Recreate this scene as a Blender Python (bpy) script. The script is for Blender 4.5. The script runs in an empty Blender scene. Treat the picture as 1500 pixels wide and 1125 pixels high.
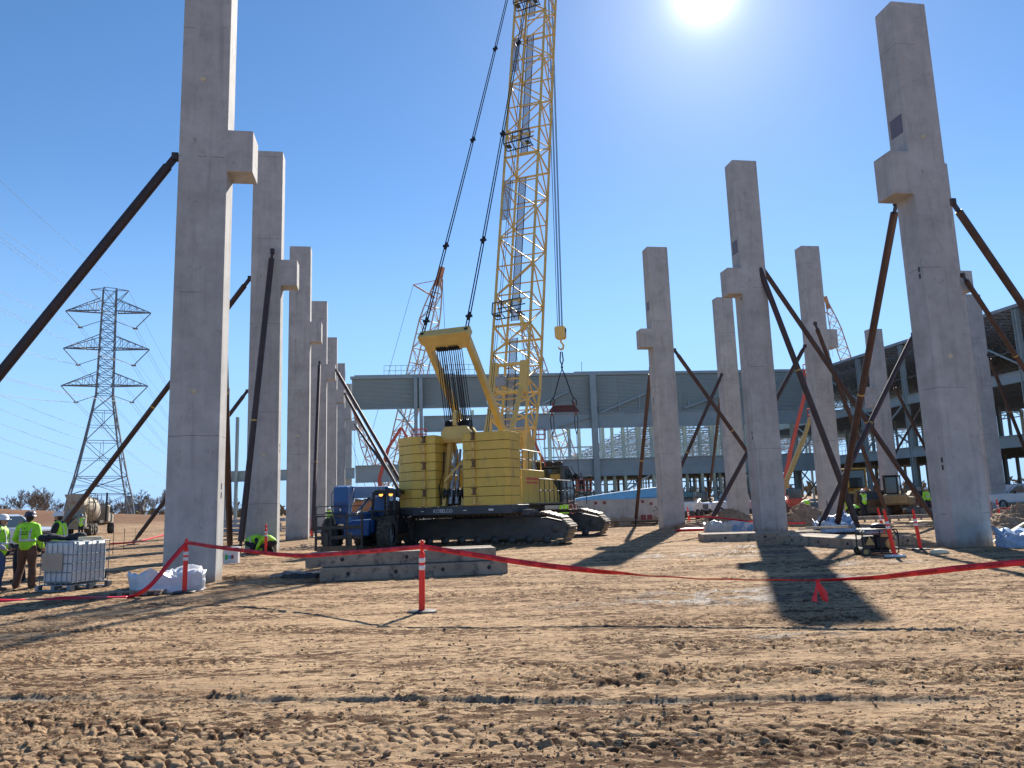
import bpy, math, random
import numpy as np
from mathutils import Vector, Matrix, noise as mnoise
random.seed(7); RNG=np.random.RandomState(11)
PI=math.pi; rad=math.radians
S=bpy.context.scene; COL=S.collection
# ------------------------------------------------------------------ camera
F=1110.; HCAM=1.65; PITCH=rad(8.95); ROLL=rad(-1.84)
CR=(Matrix.Rotation(PI/2+PITCH,3,'X')@Matrix.Rotation(ROLL,3,'Z'))
CO=Vector((0,0,HCAM))
def ray(px,py): return CR@Vector(((px-750)/F,-(py-562.5)/F,-1))
def G(px,py,z=0.0):
    d=ray(px,py); return CO+d*((z-HCAM)/d.z)
def D(px,py,y):
    d=ray(px,py); return CO+d*(y/d.y)
cam=bpy.data.cameras.new('camera'); camo=bpy.data.objects.new('camera',cam); COL.objects.link(camo)
camo.matrix_world=Matrix.Translation(CO)@CR.to_4x4()
cam.sensor_width=36; cam.lens=36*F/1500; cam.clip_end=9000; cam.clip_start=.05
S.camera=camo
# ------------------------------------------------------------------ world, sun
AZ=rad(16.6); EL=rad(34.9)
w=bpy.data.worlds.new("World"); S.world=w; w.use_nodes=True
nt=w.node_tree; bg=nt.nodes['Background']; sky=nt.nodes.new('ShaderNodeTexSky')
sky.sky_type='NISHITA'; sky.sun_disc=False; sky.sun_elevation=EL; sky.sun_rotation=AZ
sky.air_density=1.0; sky.dust_density=.12; sky.ozone_density=3.0; sky.altitude=800
_N=nt.nodes; _K=nt.links
def _math(op,a,c,cl=False):
    t=_N.new('ShaderNodeMath'); t.operation=op; t.use_clamp=cl
    for i,v in ((0,a),(1,c)):
        if isinstance(v,(float,int)): t.inputs[i].default_value=v
        else: _K.new(v,t.inputs[i])
    return t.outputs[0]
_hs=_N.new('ShaderNodeHueSaturation'); _hs.inputs['Saturation'].default_value=1.16; _K.new(sky.outputs[0],_hs.inputs['Color'])
_tc=_N.new('ShaderNodeTexCoord'); _nm=_N.new('ShaderNodeVectorMath'); _nm.operation='NORMALIZE'; _K.new(_tc.outputs['Generated'],_nm.inputs[0])
_sp=_N.new('ShaderNodeSeparateXYZ'); _K.new(_nm.outputs[0],_sp.inputs[0])
# clear winter air: pale blue instead of Nishita's yellow band at the horizon
_hz=_N.new('ShaderNodeMapRange'); _hz.interpolation_type='SMOOTHSTEP'; _K.new(_sp.outputs[2],_hz.inputs[0]); _hz.inputs[1].default_value=-.02; _hz.inputs[2].default_value=.42; _hz.inputs[3].default_value=.92; _hz.inputs[4].default_value=0
_mx=_N.new('ShaderNodeMix'); _mx.data_type='RGBA'; _K.new(_hz.outputs[0],_mx.inputs[0]); _K.new(_hs.outputs[0],_mx.inputs[6]); _mx.inputs[7].default_value=(2.5,4.5,7.5,1)
# aureole round the sun
_dt=_N.new('ShaderNodeVectorMath'); _dt.operation='DOT_PRODUCT'; _K.new(_nm.outputs[0],_dt.inputs[0]); _dt.inputs[1].default_value=(math.sin(AZ)*math.cos(EL),math.cos(AZ)*math.cos(EL),math.sin(EL))
_c=_math('MAXIMUM',_dt.outputs['Value'],0.)
_a=_math('ADD',_math('ADD',_math('MULTIPLY',_math('POWER',_c,7000.),45.),_math('MULTIPLY',_math('POWER',_c,1500.),6.)),_math('ADD',_math('MULTIPLY',_math('POWER',_c,170.),1.6),_math('MULTIPLY',_math('POWER',_c,45.),.4)))
_cb=_N.new('ShaderNodeVectorMath'); _cb.operation='SCALE'; _cb.inputs[0].default_value=(1,.97,.95); _K.new(_a,_cb.inputs['Scale'])
_ad=_N.new('ShaderNodeVectorMath'); _ad.operation='ADD'; _K.new(_mx.outputs[2],_ad.inputs[0]); _K.new(_cb.outputs[0],_ad.inputs[1])
_K.new(_ad.outputs[0],bg.inputs[0]); bg.inputs[1].default_value=.086
sl=bpy.data.lights.new('sun','SUN'); sl.energy=5.0; sl.angle=rad(.5); sl.color=(1,.93,.82)
so=bpy.data.objects.new('sun',sl); COL.objects.link(so)
sv=Vector((math.sin(AZ)*math.cos(EL),math.cos(AZ)*math.cos(EL),math.sin(EL)))
so.rotation_euler=sv.to_track_quat('Z','Y').to_euler(); so.location=(20,60,60)
S.view_settings.view_transform='Standard'; S.view_settings.look='None'; S.view_settings.exposure=.85; S.view_settings.gamma=1
# ------------------------------------------------------------------ materials
def mat(name,col,rough=.7,metal=0.,var=.12,scale=3.,bump=0.,bscale=40.,col2=None,thr=(.45,.6),spec=.5,emit=0,alpha=1,streak=0,coat=0,c2scale=None):
    m=bpy.data.materials.new(name); m.use_nodes=True; n=m.node_tree.nodes; l=m.node_tree.links
    b=n['Principled BSDF']; b.inputs['Roughness'].default_value=rough; b.inputs['Metallic'].default_value=metal
    b.inputs['Specular IOR Level'].default_value=spec; b.inputs['Coat Weight'].default_value=coat
    tc=n.new('ShaderNodeTexCoord')
    mp=n.new('ShaderNodeMapping'); l.new(tc.outputs['Object'],mp.inputs[0])
    if streak: mp.inputs['Scale'].default_value=(1,1,1.0/streak)
    nz=n.new('ShaderNodeTexNoise'); nz.inputs['Scale'].default_value=scale; nz.inputs['Detail'].default_value=6; nz.inputs['Roughness'].default_value=.62
    l.new(mp.outputs[0],nz.inputs['Vector'])
    r=n.new('ShaderNodeMapRange'); l.new(nz.outputs[0],r.inputs[0])
    r.inputs[1].default_value=.3; r.inputs[2].default_value=.7; r.inputs[3].default_value=1-var; r.inputs[4].default_value=1+var*.8
    mx=n.new('ShaderNodeMix'); mx.data_type='RGBA'; mx.blend_type='MULTIPLY'; mx.inputs[0].default_value=1
    mx.inputs[6].default_value=(*col,1); l.new(r.outputs[0],mx.inputs[7]); out=mx.outputs[2]
    if col2:
        n2=n.new('ShaderNodeTexNoise'); n2.inputs['Scale'].default_value=c2scale or scale*2.3; n2.inputs['Detail'].default_value=8; n2.inputs['Roughness'].default_value=.7
        l.new(mp.outputs[0],n2.inputs['Vector'])
        r2=n.new('ShaderNodeMapRange'); l.new(n2.outputs[0],r2.inputs[0]); r2.inputs[1].default_value=thr[0]; r2.inputs[2].default_value=thr[1]
        m2=n.new('ShaderNodeMix'); m2.data_type='RGBA'; l.new(r2.outputs[0],m2.inputs[0]); l.new(out,m2.inputs[6]); m2.inputs[7].default_value=(*col2,1); out=m2.outputs[2]
    l.new(out,b.inputs['Base Color'])
    if bump:
        nb=n.new('ShaderNodeTexNoise'); nb.inputs['Scale'].default_value=bscale; nb.inputs['Detail'].default_value=5; l.new(tc.outputs['Object'],nb.inputs['Vector'])
        bp=n.new('ShaderNodeBump'); bp.inputs['Strength'].default_value=bump; bp.inputs['Distance'].default_value=.01; l.new(nb.outputs[0],bp.inputs['Height']); l.new(bp.outputs[0],b.inputs['Normal'])
    if emit: b.inputs['Emission Color'].default_value=(*col,1); b.inputs['Emission Strength'].default_value=emit
    if alpha<1: b.inputs['Alpha'].default_value=alpha
    return m
M={}
M['conc']=mat('concrete',(.415,.408,.40),.88,var=.22,scale=1.3,bump=.3,bscale=60,col2=(.23,.22,.215),thr=(.62,.74),c2scale=3.3)
# faint horizontal casting lines and form marks in the precast concrete
_n=M['conc'].node_tree.nodes; _l=M['conc'].node_tree.links; _b=_n['Principled BSDF']
_tc=_n.new('ShaderNodeTexCoord'); _sx=_n.new('ShaderNodeSeparateXYZ'); _l.new(_tc.outputs['Object'],_sx.inputs[0])
_nz=_n.new('ShaderNodeTexNoise'); _nz.inputs['Scale'].default_value=3; _l.new(_tc.outputs['Object'],_nz.inputs['Vector'])
_ad=_n.new('ShaderNodeMath'); _ad.operation='MULTIPLY_ADD'; _l.new(_nz.outputs[0],_ad.inputs[0]); _ad.inputs[1].default_value=.04; _oi=_n.new('ShaderNodeObjectInfo'); _of=_n.new('ShaderNodeMath'); _of.operation='MULTIPLY_ADD'; _l.new(_oi.outputs['Random'],_of.inputs[0]); _of.inputs[1].default_value=3.7; _l.new(_sx.outputs[2],_of.inputs[2]); _l.new(_of.outputs[0],_ad.inputs[2])
_mo=_n.new('ShaderNodeMath'); _mo.operation='MODULO'; _l.new(_ad.outputs[0],_mo.inputs[0]); _mo.inputs[1].default_value=3.7
_lt=_n.new('ShaderNodeMath'); _lt.operation='LESS_THAN'; _l.new(_mo.outputs[0],_lt.inputs[0]); _lt.inputs[1].default_value=.022
_n3=_n.new('ShaderNodeTexNoise'); _n3.inputs['Scale'].default_value=.9; _l.new(_tc.outputs['Object'],_n3.inputs['Vector'])
_g=_n.new('ShaderNodeMath'); _g.operation='GREATER_THAN'; _l.new(_n3.outputs[0],_g.inputs[0]); _g.inputs[1].default_value=.47
_mm=_n.new('ShaderNodeMath'); _mm.operation='MULTIPLY'; _l.new(_lt.outputs[0],_mm.inputs[0]); _l.new(_g.outputs[0],_mm.inputs[1])
_m4=_n.new('ShaderNodeMath'); _m4.operation='MULTIPLY'; _l.new(_mm.outputs[0],_m4.inputs[0]); _m4.inputs[1].default_value=.55
_src=_b.inputs['Base Color'].links[0].from_socket
def _q(t,**k):
    q=_n.new(t)
    for a,b in k.items(): setattr(q,a,b)
    return q
def _mul(f,src,col):
    m=_q('ShaderNodeMix',data_type='RGBA'); _l.new(f,m.inputs[0]); _l.new(src,m.inputs[6]); m.inputs[7].default_value=(*col,1); return m.outputs[2]
def _rng(i,a,b,c,d):
    r=_q('ShaderNodeMapRange'); _l.new(i,r.inputs[0]); [setattr(r.inputs[k+1],'default_value',v) for k,v in enumerate((a,b,c,d))]; return r.outputs[0]
_of3=_q('ShaderNodeVectorMath',operation='SCALE'); _cx=_q('ShaderNodeCombineXYZ'); _l.new(_oi.outputs['Random'],_cx.inputs[0]); _l.new(_oi.outputs['Random'],_cx.inputs[2]); _l.new(_cx.outputs[0],_of3.inputs[0]); _of3.inputs['Scale'].default_value=37.
_av=_q('ShaderNodeVectorMath',operation='ADD'); _l.new(_tc.outputs['Object'],_av.inputs[0]); _l.new(_of3.outputs[0],_av.inputs[1])
_mp=_q('ShaderNodeMapping'); _mp.inputs['Scale'].default_value=(5,5,.28); _l.new(_av.outputs[0],_mp.inputs[0])
_s1=_q('ShaderNodeTexNoise'); _s1.inputs['Detail'].default_value=5; _s1.inputs['Scale'].default_value=1.; _l.new(_mp.outputs[0],_s1.inputs['Vector'])
_src=_mul(_rng(_s1.outputs[0],.56,.70,0,.32),_src,(.20,.19,.18))     # run-off streaks
_src=_mul(_rng(_s1.outputs[0],.44,.33,0,.35),_src,(.52,.50,.47))
_mp2=_q('ShaderNodeMapping'); _mp2.inputs['Scale'].default_value=(1.1,1.1,.55); _l.new(_av.outputs[0],_mp2.inputs[0])
_s2=_q('ShaderNodeTexNoise'); _s2.inputs['Detail'].default_value=9; _s2.inputs['Roughness'].default_value=.72; _s2.inputs['Scale'].default_value=1.6; _l.new(_mp2.outputs[0],_s2.inputs['Vector'])
_src=_mul(_rng(_s2.outputs[0],.54,.64,0,.3),_src,(.24,.225,.21))
_vo=_q('ShaderNodeTexVoronoi'); _vo.inputs['Scale'].default_value=7.; _l.new(_av.outputs[0],_vo.inputs['Vector'])
_src=_mul(_rng(_vo.outputs['Distance'],.085,.05,0,.75),_src,(.10,.10,.10))  # bug holes
_s3=_q('ShaderNodeTexNoise'); _s3.inputs['Scale'].default_value=90; _s3.inputs['Detail'].default_value=3; _l.new(_av.outputs[0],_s3.inputs['Vector'])
_src=_mul(_rng(_s3.outputs[0],.55,.7,0,.3),_src,(.2,.2,.2))
# mud splash at the foot
_s4=_q('ShaderNodeMath',operation='MULTIPLY_ADD'); _l.new(_s2.outputs[0],_s4.inputs[0]); _s4.inputs[1].default_value=-1.1; _l.new(_sx.outputs[2],_s4.inputs[2])
_src=_mul(_rng(_s4.outputs[0],.05,-.12,0,.7),_src,(.25,.17,.11))
_mx=_n.new('ShaderNodeMix'); _mx.data_type='RGBA'; _l.new(_m4.outputs[0],_mx.inputs[0]); _l.new(_src,_mx.inputs[6]); _mx.inputs[7].default_value=(.1,.1,.1,1); _l.new(_mx.outputs[2],_b.inputs['Base Color'])
M['disc']=mat('insert_disc',(.5,.45,.33),.6)
M['plate']=mat('embed_plate',(.17,.15,.18),.6,.3)
M['redplate']=mat('red_primer_plate',(.2,.05,.05),.7)
M['dark']=mat('dark_rubber',(.025,.025,.028),.8,var=.3)
M['black']=mat('black_paint',(.018,.019,.022),.45,var=.3,scale=6)
M['brace']=mat('brown_brace_paint',(.040,.024,.023),.55,var=.35,scale=2.5,col2=(.2,.11,.07),thr=(.66,.72),bump=.2,c2scale=6)
M['bracered']=mat('red_brown_brace_paint',(.060,.032,.027),.6,var=.35,scale=2.5,col2=(.06,.03,.025),thr=(.56,.7),bump=.2)
M['yband']=mat('yellow_band',(.42,.28,.08),.6)
M['yel']=mat('crane_yellow',(.70,.47,.08),.45,var=.14,scale=1.5,col2=(.42,.29,.10),thr=(.54,.70),bump=.08,streak=3.5)
M['yelboom']=mat('veiled_boom_yellow',(.70,.49,.15),.45,var=.12,scale=2,col2=(.3,.2,.09),thr=(.66,.8))  # crane yellow made paler: glare veil put into the base colour
M['yedge']=mat('slab_gap',(.03,.025,.015),.8)
M['crdark']=mat('crane_grey_blue',(.045,.055,.068),.5,var=.2)
M['white']=mat('white_paint',(.75,.75,.74),.4,var=.06)
M['track']=mat('muddy_track',(.095,.093,.09),.6,.2,var=.3,scale=2,col2=(.16,.125,.095),thr=(.56,.74),bump=.1,bscale=25)
M['shoe']=mat('worn_track_shoe',(.17,.15,.125),.55,.4,var=.3,scale=4,col2=(.28,.2,.13),thr=(.5,.66),bump=.3)
M['rope']=mat('wire_rope',(.022,.023,.027),.6,.3)
M['grat']=mat('grey_walkway_mesh',(.28,.31,.36),.6,.2,alpha=.45)
M['steel']=mat('galvanised_steel',(.32,.39,.395),.6,.1,var=.15,scale=.6)
M['clad']=mat('corrugated_cladding',(.34,.40,.39),.55,.1,var=.08,scale=.2)
M['deck']=mat('roof_deck_underside',(.50,.56,.60),.8,.1,var=.15,scale=.4)
M['joist']=mat('joist_primer',(.27,.31,.33),.7,var=.15)
M['maroon']=mat('dark_maroon_paint',(.075,.025,.03),.6)
M['redprim']=mat('red_primer_steel',(.22,.07,.05),.7)
M['orange']=mat('delineator_orange',(.95,.032,.014),.5,var=.1,scale=5,col2=(.6,.06,.035),thr=(.66,.8))
M['refl']=mat('white_reflective_band',(.8,.75,.72),.35)
M['tape']=mat('red_danger_tape',(.72,.015,.03),.35,var=.12,scale=7)
M['tapetext']=mat('tape_lettering',(.06,.002,.004),.5)
M['rub']=mat('tyre_rubber',(.045,.042,.04),.85,var=.3,scale=5,col2=(.16,.125,.09),thr=(.5,.62),bump=.3)
M['blue']=mat('machine_blue',(.012,.085,.26),.35,var=.12,scale=2,col2=(.08,.1,.13),thr=(.68,.8))
M['tarpb']=mat('light_blue_tarp',(.10,.34,.62),.5,var=.12)
M['paleblue']=mat('pale_blue_film',(.42,.52,.66),.4,var=.15,scale=4,col2=(.2,.34,.58),thr=(.5,.62),bump=.5,bscale=12)
M['wood']=mat('weathered_mat_timber',(.33,.265,.20),.85,var=.25,scale=2.2,col2=(.1,.085,.075),thr=(.5,.66),bump=.5,bscale=30)
M['plast']=mat('white_tote_plastic',(.62,.62,.62),.35,var=.08,scale=2,col2=(.45,.42,.37),thr=(.62,.75))
M['cage']=mat('galvanised_cage',(.20,.25,.30),.4,.7)
M['tan']=mat('tan_label_board',(.42,.34,.26),.7,col2=(.3,.25,.2),thr=(.55,.7))
M['film']=mat('white_plastic_film',(.74,.74,.76),.28,var=.12,scale=5,bump=1.,bscale=9)
M['filmb']=mat('blue_white_sacks',(.46,.48,.50),.5,var=.25,scale=2,col2=(.10,.24,.46),thr=(.5,.6),bump=.5,bscale=12,c2scale=1.6)
M['soil']=mat('dug_soil_pile',(.34,.235,.155),.95,var=.3,scale=2.2,col2=(.22,.14,.09),thr=(.45,.65),bump=.9,bscale=9)
M['hiviz']=mat('lime_high_visibility',(.38,.85,.03),.6,var=.18,scale=9,bump=1.,bscale=11)
M['silver']=mat('silver_tape',(.6,.62,.63),.4)
M['brown']=mat('brown_work_trousers',(.14,.075,.05),.85,var=.3,scale=7,bump=1.,bscale=12)
M['jean']=mat('blue_denim',(.05,.09,.19),.85,var=.2,scale=6)
M['navy']=mat('dark_clothing',(.02,.023,.034),.85,var=.2,scale=6,bump=1.,bscale=12)
M['greyc']=mat('grey_shirt',(.32,.33,.37),.85,var=.1,scale=6)
M['skin']=mat('skin',(.42,.24,.17),.55,var=.05)
M['hair']=mat('dark_hair',(.02,.015,.012),.8)
M['hatw']=mat('white_hard_hat',(.78,.78,.78),.3,var=.03)
M['hatm']=mat('dark_patterned_hard_hat',(.05,.03,.045),.35,col2=(.5,.4,.42),thr=(.55,.58),c2scale=14)
M['boot']=mat('muddy_boot',(.12,.085,.06),.9)
M['carw']=mat('silver_car_paint',(.62,.64,.67),.22,.2,var=.03,coat=.6)
M['glass']=mat('dark_glass',(.03,.045,.05),.06,var=.02,spec=.8)
M['chrome']=mat('chrome_trim',(.5,.5,.5),.2,.9)
M['mixer']=mat('dusty_mixer_drum',(.38,.33,.255),.75,var=.2,scale=1.2,col2=(.27,.23,.18),thr=(.5,.65))
M['mixdark']=mat('dusty_dark_steel',(.08,.07,.058),.8,var=.2)
M['galv']=mat('tower_steel',(.16,.18,.20),.6,.4)
M['wire']=mat('power_wire',(.25,.3,.36),.4,.8)
M['bark']=mat('bare_bark',(.14,.115,.10),.9,var=.2)
M['twig']=mat('bare_twigs',(.17,.135,.115),.9,var=.2)
M['bush']=mat('dry_brush',(.15,.12,.075),.95,var=.3,scale=.3)
M['elev']=mat('haze_tinted_elevator',(.16,.21,.26),.8)  # bluish distance haze is put into the base colour
M['dirtcat']=mat('muddy_machine_paint',(.33,.22,.10),.7,var=.25,scale=2,col2=(.16,.12,.08),thr=(.45,.65))
M['cat']=mat('loader_yellow',(.50,.30,.06),.6,var=.2,scale=2,col2=(.2,.14,.09),thr=(.5,.7))
M['rusty']=mat('worn_bucket',(.20,.125,.075),.7,.3,var=.3,scale=2.5,col2=(.06,.05,.045),thr=(.52,.68))
M['liftred']=mat('lift_red',(.62,.09,.05),.45)
M['genyel']=mat('generator_tan',(.45,.33,.12),.5)
M['grey']=mat('grey_steel',(.3,.31,.33),.5,.5)
M['crred']=mat('far_crane_red',(.50,.20,.08),.6)
M['crwhite']=mat('far_crane_grey',(.46,.33,.24),.55)
M['lamp']=mat('amber_lamp',(1.,.38,.06),.4,emit=1.6)
M['green']=mat('green_cloth',(.05,.4,.1),.7)
M['straw']=mat('cream_sheet',(.75,.65,.45),.7)
# ------------------------------------------------------------------ mesh helpers
class MB:
    def __init__(s): s.v=[];s.f=[];s.sm=[]
    def add(s,vs,fs,smooth=False):
        o=len(s.v); s.v+= [Vector(v) for v in vs]; s.f+=[tuple(i+o for i in f) for f in fs]; s.sm+=[smooth]*len(fs); return s
    def box(s,c,d,R=None,ch=0):
        c=Vector(c); hx,hy,hz=d[0]/2,d[1]/2,d[2]/2
        if ch<=0:
            vs=[Vector((x*hx,y*hy,z*hz)) for x in(-1,1) for y in(-1,1) for z in(-1,1)]
            fs=[(0,1,3,2),(4,6,7,5),(0,4,5,1),(2,3,7,6),(0,2,6,4),(1,5,7,3)]
        else:
            vs=[];idx={}
            h=(hx,hy,hz)
            for sx in(-1,1):
                for sy in(-1,1):
                    for sz in(-1,1):
                        sg=(sx,sy,sz)
                        for a in range(3):
                            idx[(sx,sy,sz,a)]=len(vs)
                            vs.append(Vector([sg[k]*(h[k]-(0 if k==a else ch)) for k in range(3)]))
            fs=[]
            for a in range(3):
                b,c2=(a+1)%3,(a+2)%3
                for sa in(-1,1):
                    q=[]
                    for (u,v) in((-1,-1),(1,-1),(1,1),(-1,1)):
                        g=[0,0,0];g[a]=sa;g[b]=u;g[c2]=v;q.append(idx[(*g,a)])
                    fs.append(q if sa>0 else q[::-1])
            for a in range(3):
                b,c2=(a+1)%3,(a+2)%3
                for sb in(-1,1):
                    for sc in(-1,1):
                        g=[0,0,0];g[b]=sb;g[c2]=sc
                        g1=list(g);g1[a]=-1;g2=list(g);g2[a]=1
                        q=[idx[(*g1,b)],idx[(*g2,b)],idx[(*g2,c2)],idx[(*g1,c2)]]
                        fs.append(q if sb*sc<0 else q[::-1])
            for sx in(-1,1):
                for sy in(-1,1):
                    for sz in(-1,1):
                        q=[idx[(sx,sy,sz,a)] for a in range(3)]
                        fs.append(q if sx*sy*sz>0 else q[::-1])
        if R is not None: vs=[R@v for v in vs]
        return s.add([c+v for v in vs],fs)
    def frame(s,p,q,up=(0,0,1)):
        p=Vector(p);q=Vector(q);d=(q-p);L=d.length
        if L<1e-6: return None
        d=d/L; u=Vector(up)
        if abs(d.dot(u))>.985: u=Vector((0,1,0))
        x=d.cross(u).normalized(); z=x.cross(d).normalized()
        return p,q,d,x,z
    def beam(s,p,q,w,h=None,up=(0,0,1)):
        h=h or w; r=s.frame(p,q,up)
        if not r: return s
        p,q,d,x,z=r; a=x*w/2;b=z*h/2
        vs=[p-a-b,p+a-b,p+a+b,p-a+b,q-a-b,q+a-b,q+a+b,q-a+b]
        return s.add(vs,[(0,1,2,3),(4,7,6,5),(0,4,5,1),(1,5,6,2),(2,6,7,3),(3,7,4,0)])
    def ibeam(s,p,q,w,h,t=.04,up=(0,0,1)):
        r=s.frame(p,q,up); p,q,d,x,z=r
        s.beam(p+z*(h/2-t/2),q+z*(h/2-t/2),w,t,up); s.beam(p-z*(h/2-t/2),q-z*(h/2-t/2),w,t,up)
        return s.beam(p,q,t,h-2*t,up)
    def tube(s,p,q,r,r2=None,n=8,caps=True):
        r2=r if r2 is None else r2; fr=s.frame(p,q)
        if not fr: return s
        p,q,d,x,z=fr
        vs=[];
        for c,rr in((p,r),(q,r2)):
            for i in range(n):
                a=2*PI*i/n; vs.append(c+x*math.cos(a)*rr+z*math.sin(a)*rr)
        s.add(vs,[(i,(i+1)%n,n+(i+1)%n,n+i) for i in range(n)],n>4)
        if caps: s.add(vs[:n],[tuple(range(n))[::-1]]); s.add(vs[n:],[tuple(range(n))])
        return s
    def path(s,pts,r,n=6):
        pts=[Vector(p) for p in pts]; m=len(pts); vs=[]
        up=Vector((0,0,1))
        for i,p in enumerate(pts):
            d=(pts[min(i+1,m-1)]-pts[max(i-1,0)]).normalized()
            u=up if abs(d.dot(up))<.97 else Vector((0,1,0))
            x=d.cross(u).normalized(); z=x.cross(d)
            rr=r[i] if isinstance(r,(list,tuple)) else r
            for k in range(n): a=2*PI*k/n; vs.append(p+x*math.cos(a)*rr+z*math.sin(a)*rr)
        fs=[(i*n+k,i*n+(k+1)%n,(i+1)*n+(k+1)%n,(i+1)*n+k) for i in range(m-1) for k in range(n)]
        s.add(vs,fs,True); s.add(vs[:n],[tuple(range(n))[::-1]]); return s.add(vs[-n:],[tuple(range(n))])
    def prism(s,poly,axis,a,b):
        # poly: list of 2d points in the plane of the other two axes, extruded along axis from a to b
        def mk(p,t):
            if axis=='x': return Vector((t,p[0],p[1]))
            if axis=='y': return Vector((p[0],t,p[1]))
            return Vector((p[0],p[1],t))
        n=len(poly); area=sum(poly[i][0]*poly[(i+1)%n][1]-poly[(i+1)%n][0]*poly[i][1] for i in range(n))
        ccw=area>0
        if axis=='y': ccw=not ccw
        vs=[mk(p,a) for p in poly]+[mk(p,b) for p in poly]
        fs=[(i,(i+1)%n,n+(i+1)%n,n+i) for i in range(n)]+[tuple(range(n))[::-1],tuple(range(n,2*n))]
        if not ccw: fs=[f[::-1] for f in fs]
        if b<a: fs=[f[::-1] for f in fs]
        return s.add(vs,fs)
    def lathe(s,c,prof,axis=(0,0,1),n=20,smooth=True):
        c=Vector(c); d=Vector(axis).normalized(); u=Vector((0,0,1)) if abs(d.z)<.9 else Vector((1,0,0))
        x=d.cross(u).normalized(); y=d.cross(x); vs=[]
        for (r,h) in prof:
            for k in range(n): a=2*PI*k/n; vs.append(c+d*h+(x*math.cos(a)+y*math.sin(a))*r)
        m=len(prof)
        return s.add(vs,[(i*n+k,(i+1)*n+k,(i+1)*n+(k+1)%n,i*n+(k+1)%n) for i in range(m-1) for k in range(n)],smooth)
    def ball(s,c,r,n=10,m=7):
        c=Vector(c); r=Vector(r) if not isinstance(r,(int,float)) else Vector((r,r,r))
        vs=[];
        for i in range(m+1):
            t=PI*i/m
            for k in range(n): a=2*PI*k/n; vs.append(c+Vector((r.x*math.sin(t)*math.cos(a),r.y*math.sin(t)*math.sin(a),r.z*math.cos(t))))
        return s.add(vs,[(i*n+k,(i+1)*n+k,(i+1)*n+(k+1)%n,i*n+(k+1)%n) for i in range(m) for k in range(n)],True)
    def mesh(s,name):
        me=bpy.data.meshes.new(name); me.from_pydata([tuple(v) for v in s.v],[],s.f)
        me.polygons.foreach_set('use_smooth',s.sm); me.update(); return me
    def build(s,name,m,parent=None,loc=None,bevel=0,rz=0):
        if loc is not None:
            loc=Vector(loc); 
        me=s.mesh(name); me.materials.append(M[m] if isinstance(m,str) else m)
        o=bpy.data.objects.new(name,me); COL.objects.link(o); o.parent=parent
        if loc is not None: o.location=loc
        o.rotation_euler.z=rz
        if bevel:
            b=o.modifiers.new('bevel','BEVEL'); b.width=bevel; b.segments=2; b.limit_method='ANGLE'; b.angle_limit=rad(35)
        return o
    def wbuild(s,name,m,base,**k):      # world coordinates -> object with its origin at base
        base=Vector(base); s.v=[v-base for v in s.v]; return s.build(name,m,None,loc=base,**k)
def tag(o,label=None,cat=None,group=None,kind=None):
    if label:o['label']=label
    if cat:o['category']=cat
    if group:o['group']=group
    if kind:o['kind']=kind
    return o
def empty(name,loc,rz=0,label=None,cat=None,group=None,kind=None):
    o=bpy.data.objects.new(name,None); COL.objects.link(o); o.location=loc; o.rotation_euler.z=rz; o.empty_display_size=.2
    return tag(o,label,cat,group,kind)
KIDS={}
def copy_tree(o,parent=None):
    c=o.copy(); COL.objects.link(c); c.parent=parent
    for ch in [x for x in bpy.data.objects if x.parent==o]: copy_tree(ch,c)
    return c
def vn(x,y,seed=0):
    """vectorised smooth value noise, range 0..1"""
    xi=np.floor(x).astype(np.int64); yi=np.floor(y).astype(np.int64); fx=x-xi; fy=y-yi
    fx=fx*fx*(3-2*fx); fy=fy*fy*(3-2*fy)
    def h(a,b):
        n=(a*374761393+b*668265263+seed*1442695041)&0xffffffff
        n=((n^(n>>13))*1274126177)&0xffffffff
        return ((n^(n>>16))&0xffff)/65535.
    return (h(xi,yi)*(1-fx)+h(xi+1,yi)*fx)*(1-fy)+(h(xi,yi+1)*(1-fx)+h(xi+1,yi+1)*fx)*fy
def fbm(x,y,o=4,seed=0,g=.5):
    s=0;a=1;t=0
    for i in range(o):
        s=s+a*vn(x,y,seed+i*17); t+=a; a*=g; x=x*2.03+5.1; y=y*2.03+9.7
    return s/t
# ------------------------------------------------------------------ ground
def smooth(a,lo,hi):
    t=np.clip((a-lo)/(hi-lo),0,1); return t*t*(3-2*t)
def gp2(px,py): p=G(px,py); return (p.x,p.y)
# tyre / track prints: start, end (world), width, lug pitch, depth, style
PR=[]
def pr(a,b,wd,pitch,dep,st=0,curve=0): PR.append((gp2(*a),gp2(*b),wd,pitch,dep,st,curve))
pr((-200,1052),(1700,1090),.68,.17,.026,1,.12)
pr((-200,1120),(1700,1105),.5,.15,.022,1,-.1)
pr((690,1000),(1800,975),.62,.16,.038,1,.05)
pr((700,975),(1800,1000),.5,.13,.035,1,.1)
pr((-300,1015),(1900,1032),.22,.05,.02,2,.08)
pr((800,945),(1900,925),.6,.2,.03,1,.2)
pr((-100,925),(1500,900),.5,.14,.026,0,.3)
pr((560,870),(1100,858),.5,.2,.035,0,.4)
pr((-100,900),(1000,880),.16,.06,.024,2,.5)
pr((700,880),(1700,870),.16,.06,.024,2,.5)
pr((1000,850),(1320,812),.7,.22,.05,1,.3)
pr((960,830),(1120,800),.9,.25,.06,1,.3)
pr((700,850),(1500,880),.55,.2,.03,0,.5)
pr((-200,960),(800,975),.5,.15,.02,0,.2)
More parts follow.
